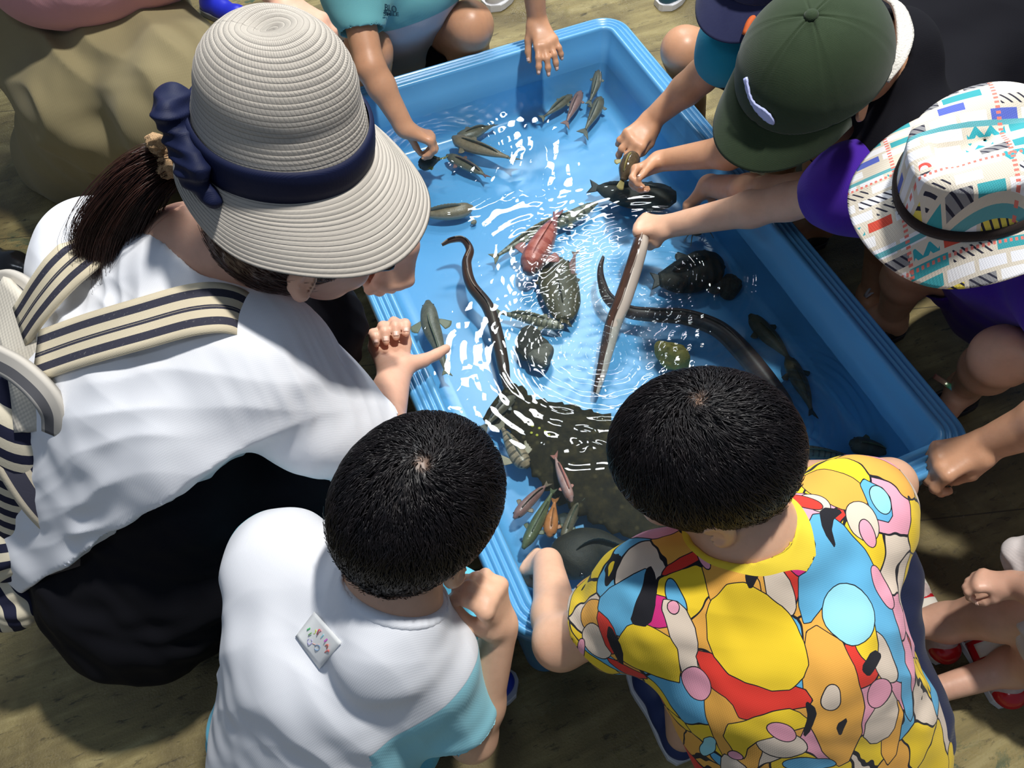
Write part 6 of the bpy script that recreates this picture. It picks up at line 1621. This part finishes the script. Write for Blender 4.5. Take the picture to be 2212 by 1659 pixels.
# ---- the big flatfish
def flatfish():
    P = catmull([U(1075, 868, .165), U(1140, 905, .165), U(1220, 960, .165), U(1320, 1025, .165), U(1420, 1075, .165), U(1500, 1100, .165)], 60)
    x = np.linspace(0, 1, 60)
    w = np.interp(x, [0, .07, .16, .3, .5, .75, .92, 1], [.085, .095, .065, .13, .19, .18, .11, .03])
    w = np.convolve(np.pad(w, 2, 'edge'), np.ones(5) / 5, 'valid')
    T = np.gradient(P, axis=0); V = []; UV_ = []; m = 27
    for i in range(60):
        d, s_, u_ = frame_from(T[i])
        for j in range(m):
            a = j / (m - 1) * 2 - 1
            k = 1 + (0.05 * math.sin(i * 1.7) + 0.04 * math.sin(i * 3.3)) * (abs(a) > 0.9)
            V.append(P[i] + s_ * a * w[i] / 2 * k + u_ * (0.016 * (1 - abs(a) ** 2.2) * min(1, w[i] * 8) + 0.0022 * math.sin(i * 0.9 + 3 * a) * (abs(a) > 0.8))); UV_.append((i / 59, (a + 1) / 2))
    F = [[i * m + j, (i + 1) * m + j, (i + 1) * m + j + 1, i * m + j + 1] for i in range(59) for j in range(m - 1)]
    t = NT('mottled_flatfish'); o = t.obj()
    c = t.ramp(t.noise(38, 6, 0.7, o), [(0.3, (0.005, 0.004, 0.002)), (0.52, (0.020, 0.015, 0.005)), (0.72, (0.048, 0.036, 0.012))])
    c = t.mix(t.ramp(t.voro(55, 'F1', o), [(0.10, 0.3), (0.26, 0.0)]), c, (0.12, 0.095, 0.035))
    t.principled(c, 0.75, 0.15, t.bump(t.noise(300, 3, 0.6, o), 0.4, 0.001))
    r = mesh_obj('flatfish', np.array(V), F, t.m, None, uv=np.array(UV_)); md = r.modifiers.new('t', 'SOLIDIFY'); md.thickness = 0.006; md.offset = -1
    tag(r, 'large dark mottled flatfish lying on the bottom between the two boys in front', 'fish')
    for (px, py) in ((1150, 920), (1165, 925), (1178, 932), (1148, 935), (1186, 940), (1160, 940)):
        p = U(px, py, .186); V_, F_, _ = lathe([(0.0001, 0.0012), (0.0022, 0.0008), (0.0028, 0), (0.0001, -0.001)], 8)
        mesh_obj('yellow_spot', V_ + p, F_, simple_yellow, r)
    return r
simple_yellow = simple('yellow_green_spot', (0.42, 0.42, 0.04), 0.5)
flatfish()
# ---- eels
def eel(label, path, radii, c_top, c_bot, group=None, split=0.25, name='eel', up=(0, 0, 1), rot=0.0, wet=False):
    n = 120; P = catmull([U(*p) for p in path], n); r = np.interp(np.linspace(0, 1, n), np.linspace(0, 1, len(radii)), radii)
    V, F, uv = loft_path(P, r, r * 1.05, up, 24)
    t = NT('eel_skin'); v = t.sep(t.uv())[1]; o = t.obj()
    side = t.math('SINE', t.math('ADD', t.math('MULTIPLY', v, 6.283), rot))
    c = t.mix(t.ramp(t.noise(40, 5, 0.6, o), [(0.35, 0.0), (0.65, 1.0)]), c_top, tuple(x * 1.6 for x in c_top))
    c = t.mix(t.ramp(side, [(split * 0.5, 1.0), (split * 0.5 + 0.10, 0.0)]), c, c_bot)
    t.principled(c, 0.14 if wet else 0.38, 0.5, t.bump(t.noise(220, 3, 0.6, o), 0.08, 0.0005), coat=0.7 if wet else 0.0)
    root = mesh_obj(name, V, F, t.m, None, uv=uv); tag(root, label, 'eel', group)
    # long low fin along back
    T = np.gradient(P, axis=0); Vd = []; UVd = []
    i0 = int(n * 0.25)
    for i in range(i0, n):
        d, s_, u_ = frame_from(T[i], up); h = 0.0045 * min(1, (i - i0) / 10)
        for b in range(3): Vd.append(P[i] + u_ * (r[i] * 1.0 + h * b / 2) + s_ * 0.0004 * b * math.sin(i * 0.25)); UVd.append((b / 2, i / 20))
    Fd = [[a * 3 + b, (a + 1) * 3 + b, (a + 1) * 3 + b + 1, a * 3 + b + 1] for a in range(n - i0 - 1) for b in range(2)]
    o = mesh_obj('dorsal_fin', np.array(Vd), Fd, t.m, root, uv=np.array(UVd)); md = o.modifiers.new('t', 'SOLIDIFY'); md.thickness = 0.0009; md.offset = 0
    # head end: eyes
    d, s_, u_ = frame_from(T[3], up)
    for e in (-1, 1):
        V_, F_, _ = lathe([(0.0001, 1), (.7, .7), (1, 0), (.7, -.7), (.0001, -1)], 10); mesh_obj('eye', xf(V_ * 0.0022, P[4] + s_ * e * r[4] * 0.8 + u_ * r[4] * 0.4, s_, u_, d), F_, simple_eye, root)
    return root
BRN = (0.030, 0.015, 0.009); PALE = (0.42, 0.36, 0.28)
eel('slender brown eel curving along the left side of the tub, tail hooked at the surface', [(1097, 850, .17), (1087, 790, .178), (1075, 730, .188), (1055, 665, .20), (1018, 615, .212), (1008, 570, .219), (1015, 540, .222), (1000, 518, .224), (975, 520, .221), (955, 530, .216)],
    [.0060, .0115, .0125, .0120, .0110, .0095, .0080, .0065, .0045, .0022], BRN, (0.30, 0.22, 0.15))
eel('thick brown eel with a pale belly hanging from the fist of the bucket-hat child', [(1287, 850, .165), (1300, 800, .178), (1312, 750, .190), (1325, 700, .205), (1345, 650, .222), (1365, 590, .243), (1380, 540, .262), (1387, 510, .262), (1391, 490, .262)],
    [.0060, .0105, .0135, .0155, .0165, .0165, .0155, .0140, .0120], (0.045, 0.022, 0.014), (0.46, 0.40, 0.34), rot=-1.1, split=0.6, wet=True)
eel('long dark brown eel winding from the middle towards the near right corner', [(1712, 905, .175), (1690, 870, .18), (1650, 815, .18), (1600, 755, .182), (1550, 710, .186), (1480, 685, .190), (1410, 680, .192), (1355, 672, .190), (1315, 645, .192), (1300, 610, .200), (1297, 580, .208), (1303, 555, .214)],
    [.0090, .0170, .0185, .0180, .0165, .0150, .0135, .0125, .0110, .0080, .0055, .0030], (0.022, 0.011, 0.009), (0.10, 0.055, 0.04))
# ---- the fish held out of the water
hf = fish('small wet brown fish with a yellow tail held out of the water by two hands', [(1372, 338, .290), (1360, 354, .290), (1352, 372, .286), (1345, 390, .280)], 0.036, 0.046, m_fish('wet_brown_fish', (0.055, 0.038, 0.022), (0.12, 0.088, 0.05), None, rough=0.12), (0.30, 0.27, 0.10), None, (0.022, 0.016), 0.018, 0.010, ([0, .08, .3, .6, .85, 1], [.45, .85, 1, .95, .55, .30]), 0.0)
# ---- stones
def stone(label, px, py, z, r, col, seed, group=None, rough=0.7, name='stone'):
    c = U(px, py, z); Fd = Field(c - 0.09, c + 0.09, 0.0022)
    Fd.ell(c, r, np.stack([nrm((1, 0.3, 0)), nrm((-0.3, 1, 0)), np.array([0, 0, 1.])], 1), 0)
    o = field_obj(name, Fd, simple('stone_' + str(seed), col, rough, 0.4, noise=(60, 0.5), bumps=(160, 0.8, 0.003)), None, [('n', 9, 0.006, seed), ('n', 26, 0.002, seed + 1)])
    tag(o, label, 'stone', group)
stone('rounded dark stone left of the eel held by the fist', 1148, 742, .166, (0.032, 0.038, 0.022), (0.035, 0.032, 0.022), 1)
stone('pale angular stone leaning on the dark rounded stone', 1168, 768, .170, (0.024, 0.020, 0.018), (0.13, 0.12, 0.095), 2)
stone('olive yellow oblong stone just above the head of the boy in the patterned shirt', 1455, 770, .168, (0.026, 0.038, 0.022), (0.30, 0.24, 0.05), 3)
stone('small round dark stone near the right wall of the tub', 1578, 614, .166, (0.026, 0.024, 0.020), (0.045, 0.035, 0.022), 4)
stone('tiny brown pebble on the bottom near the brim of the straw hat', 1022, 480, .148, (0.008, 0.006, 0.005), (0.22, 0.19, 0.13), 5)
def crab():
    c = U(1505, 500, .165); Fd = Field(c - 0.05, c + 0.05, 0.0018); Fd.ell(c, (0.014, 0.011, 0.007), None, 0)
    m = simple('pale_crab_shell', (0.42, 0.30, 0.20), 0.5, noise=(80, 0.5))
    r = field_obj('crab', Fd, m, None, [('n', 25, 0.0015, 1)]); tag(r, 'small pale brown crab on the bottom below the arm of the bucket-hat child', 'crab')
    for e in (-1, 1):
        for k in range(4):
            a = math.radians(-50 + 33 * k); p0 = c + np.array([e * 0.012, 0.004 - 0.003 * k, 0]); p1 = p0 + np.array([e * math.cos(a) * 0.012, math.sin(a) * -0.012, 0.005]); p2 = p1 + np.array([e * math.cos(a) * 0.010, math.sin(a) * -0.014, -0.012])
            V, F, _ = loft_path(catmull([p0, p1, p2], 9), np.linspace(.0018, .0007, 9), np.linspace(.0018, .0007, 9), seg=8); mesh_obj('leg', V, F, m, r)
        p0 = c + np.array([e * 0.010, 0.009, 0]); V, F, _ = loft_path(catmull([p0, p0 + np.array([e * .008, .008, .002]), p0 + np.array([e * .002, .018, 0])], 9), [.0018, .0018, .0018, .002, .003, .0042, .0045, .003, .001], [.0015] * 5 + [.002, .0025, .002, .001], seg=10); mesh_obj('claw', V, F, m, r)
crab()
# ------------------------------------------------------------------ writing and marks that stand on the clothes
def on_surface(obj, px, py):
    """where the line from the camera through this pixel meets the cloth (used once to place a patch on it)"""
    me = obj.data; n = len(me.vertices); co = np.empty(n * 3, dtype=np.float32); me.vertices.foreach_get('co', co); co = co.reshape(-1, 3).astype(float)
    d = nrm(CAMR @ np.array([px - 1106.0, -(py - 829.5), -FPX])); q = co - CAMC; t = q @ d; r = np.linalg.norm(q - t[:, None] * d, axis=1)
    i = np.where(r < 0.006)[0]
    if len(i) < 3: i = np.argsort(r)[:4]
    t0 = np.median(t[i][t[i] < t[i].min() + 0.02]); return CAMC + d * t0
def conform(obj, quad, nx, ny, off):
    """grid patch across four pixel corners laid on the cloth"""
    V = []
    for i in range(nx):
        for j in range(ny):
            a, b = i / (nx - 1), j / (ny - 1)
            p = (np.array(quad[0]) * (1 - a) + np.array(quad[1]) * a) * (1 - b) + (np.array(quad[3]) * (1 - a) + np.array(quad[2]) * a) * b
            V.append(on_surface(obj, *p))
    V = np.array(V).reshape(nx, ny, 3)
    for _ in range(10):
        W = V.copy(); W[1:-1] = (V[:-2] + V[1:-1] * 2 + V[2:]) / 4; W[:, 1:-1] = (W[:, :-2] + W[:, 1:-1] * 2 + W[:, 2:]) / 4; V = W
    n = nrm(np.cross(V[-1, 0] - V[0, 0], V[0, -1] - V[0, 0])); n = n if n @ (CAMC - V[0, 0]) > 0 else -n
    V = V + n * off
    F = [[i * ny + j, (i + 1) * ny + j, (i + 1) * ny + j + 1, i * ny + j + 1] for i in range(nx - 1) for j in range(ny - 1)]
    return V, F, n
quad = [(683, 1322), (742, 1388), (694, 1446), (642, 1376)]
V, F, n = conform(BW_SHIRT, quad, 9, 9, 0.0026)
st = mesh_obj('sticker', V.reshape(-1, 3), F, simple('glossy_white_label', (0.88, 0.90, 0.90), 0.35), BW_SHIRT, smooth=True); st['label'] = 'small square sticker with tiny rainbow coloured marks'
md = st.modifiers.new('t', 'SOLIDIFY'); md.thickness = 0.0004; md.offset = 0
P00, P10, P01 = V[0, 0], V[-1, 0], V[0, -1]
def sp(x, y):       # x,y pixel -> on the sticker plane
    d = CAMR @ np.array([x - 1106.0, -(y - 829.5), -FPX]); t = ((P00 + n * 0.0012 - CAMC) @ n) / (d @ n); return CAMC + d * t
inks = [([(664, 1361), (671, 1357)], (0.10, 0.55, 0.20), 1.3), ([(667, 1372), (674, 1367)], (0.2, 0.5, 0.15), 1.0), ([(675, 1358), (680, 1368), (684, 1361)], (0.75, 0.80, 0.15), 2.0), ([(685, 1371), (690, 1361), (695, 1364)], (0.65, 0.08, 0.12), 1.6),
        ([(694, 1378), (700, 1371)], (0.35, 0.75, 0.85), 1.2), ([(701, 1386), (709, 1380)], (0.50, 0.12, 0.50), 1.5), ([(702, 1395), (709, 1393), (706, 1401)], (0.85, 0.25, 0.18), 1.3), ([(702, 1409), (710, 1405), (711, 1409)], (0.80, 0.2, 0.18), 1.4),
        ([(670 + 5 * math.cos(a), 1386 + 6 * math.sin(a)) for a in np.linspace(0.3, 6.0, 10)], (0.45, 0.42, 0.72), 0.8), ([(686 + 6 * math.cos(a), 1399 + 6 * math.sin(a)) for a in np.linspace(3.6, 9.2, 10)], (0.30, 0.45, 0.65), 0.8), ([(676, 1390), (684, 1393), (691, 1392)], (0.75, 0.45, 0.4), 0.8)]
for pts, colr, w in inks:
    q = catmull([on_surface(st, *p) + n * 0.0006 for p in pts], 14)
    Vm, Fm, uv = ribbon(q, w * 0.00125, 0.0004, np.tile(n, (14, 1)), 3)
    mesh_obj('painted_mark', Vm, Fm, simple('ink', colr, 0.5), st)
# lettering on the front of the far child's shirt
def lettering(txt, x0, y0, x1, y1, h, shear, name):
    c = bpy.data.curves.new(name, 'FONT'); c.body = txt; c.size = 1; c.extrude = 0.01; c.offset = 0.012
    o = bpy.data.objects.new(name, c); COL.objects.link(o)
    dg = bpy.context.evaluated_depsgraph_get(); me = bpy.data.meshes.new_from_object(o.evaluated_get(dg)); bpy.data.objects.remove(o)
    co = np.empty(len(me.vertices) * 3); me.vertices.foreach_get('co', co); co = co.reshape(-1, 3)
    A = on_surface(FAR_SHIRT, x0, y0); B = on_surface(FAR_SHIRT, x1, y1); C_ = on_surface(FAR_SHIRT, (x0 + x1) / 2, (y0 + y1) / 2 - h)
    X = B - A; Wt = co[:, 0].max() - co[:, 0].min(); Ht = co[:, 1].max()
    nn = nrm(np.cross(X, C_ - (A + B) / 2)); nn = nn if nn @ (CAMC - A) > 0 else -nn
    Yv = (C_ - (A + B) / 2); 
    co2 = A + nn * 0.0035 + np.outer((co[:, 0] - co[:, 0].min()) / Wt, X) + np.outer(co[:, 1] / Ht, Yv) + np.outer(co[:, 2], nn) * 0.03
    me.vertices.foreach_set('co', co2.ravel()); me.update(); me.materials.clear(); me.materials.append(simple('dark_lettering', (0.01, 0.06, 0.09), 0.7))
    ob = bpy.data.objects.new(name, me); COL.objects.link(ob); parent(ob, FAR_SHIRT)
lettering('BLO', 828, 21, 853, 26, 14, 0, 'lettering')
lettering('SMILE', 825, 32, 858, 33, 8, 0, 'lettering')
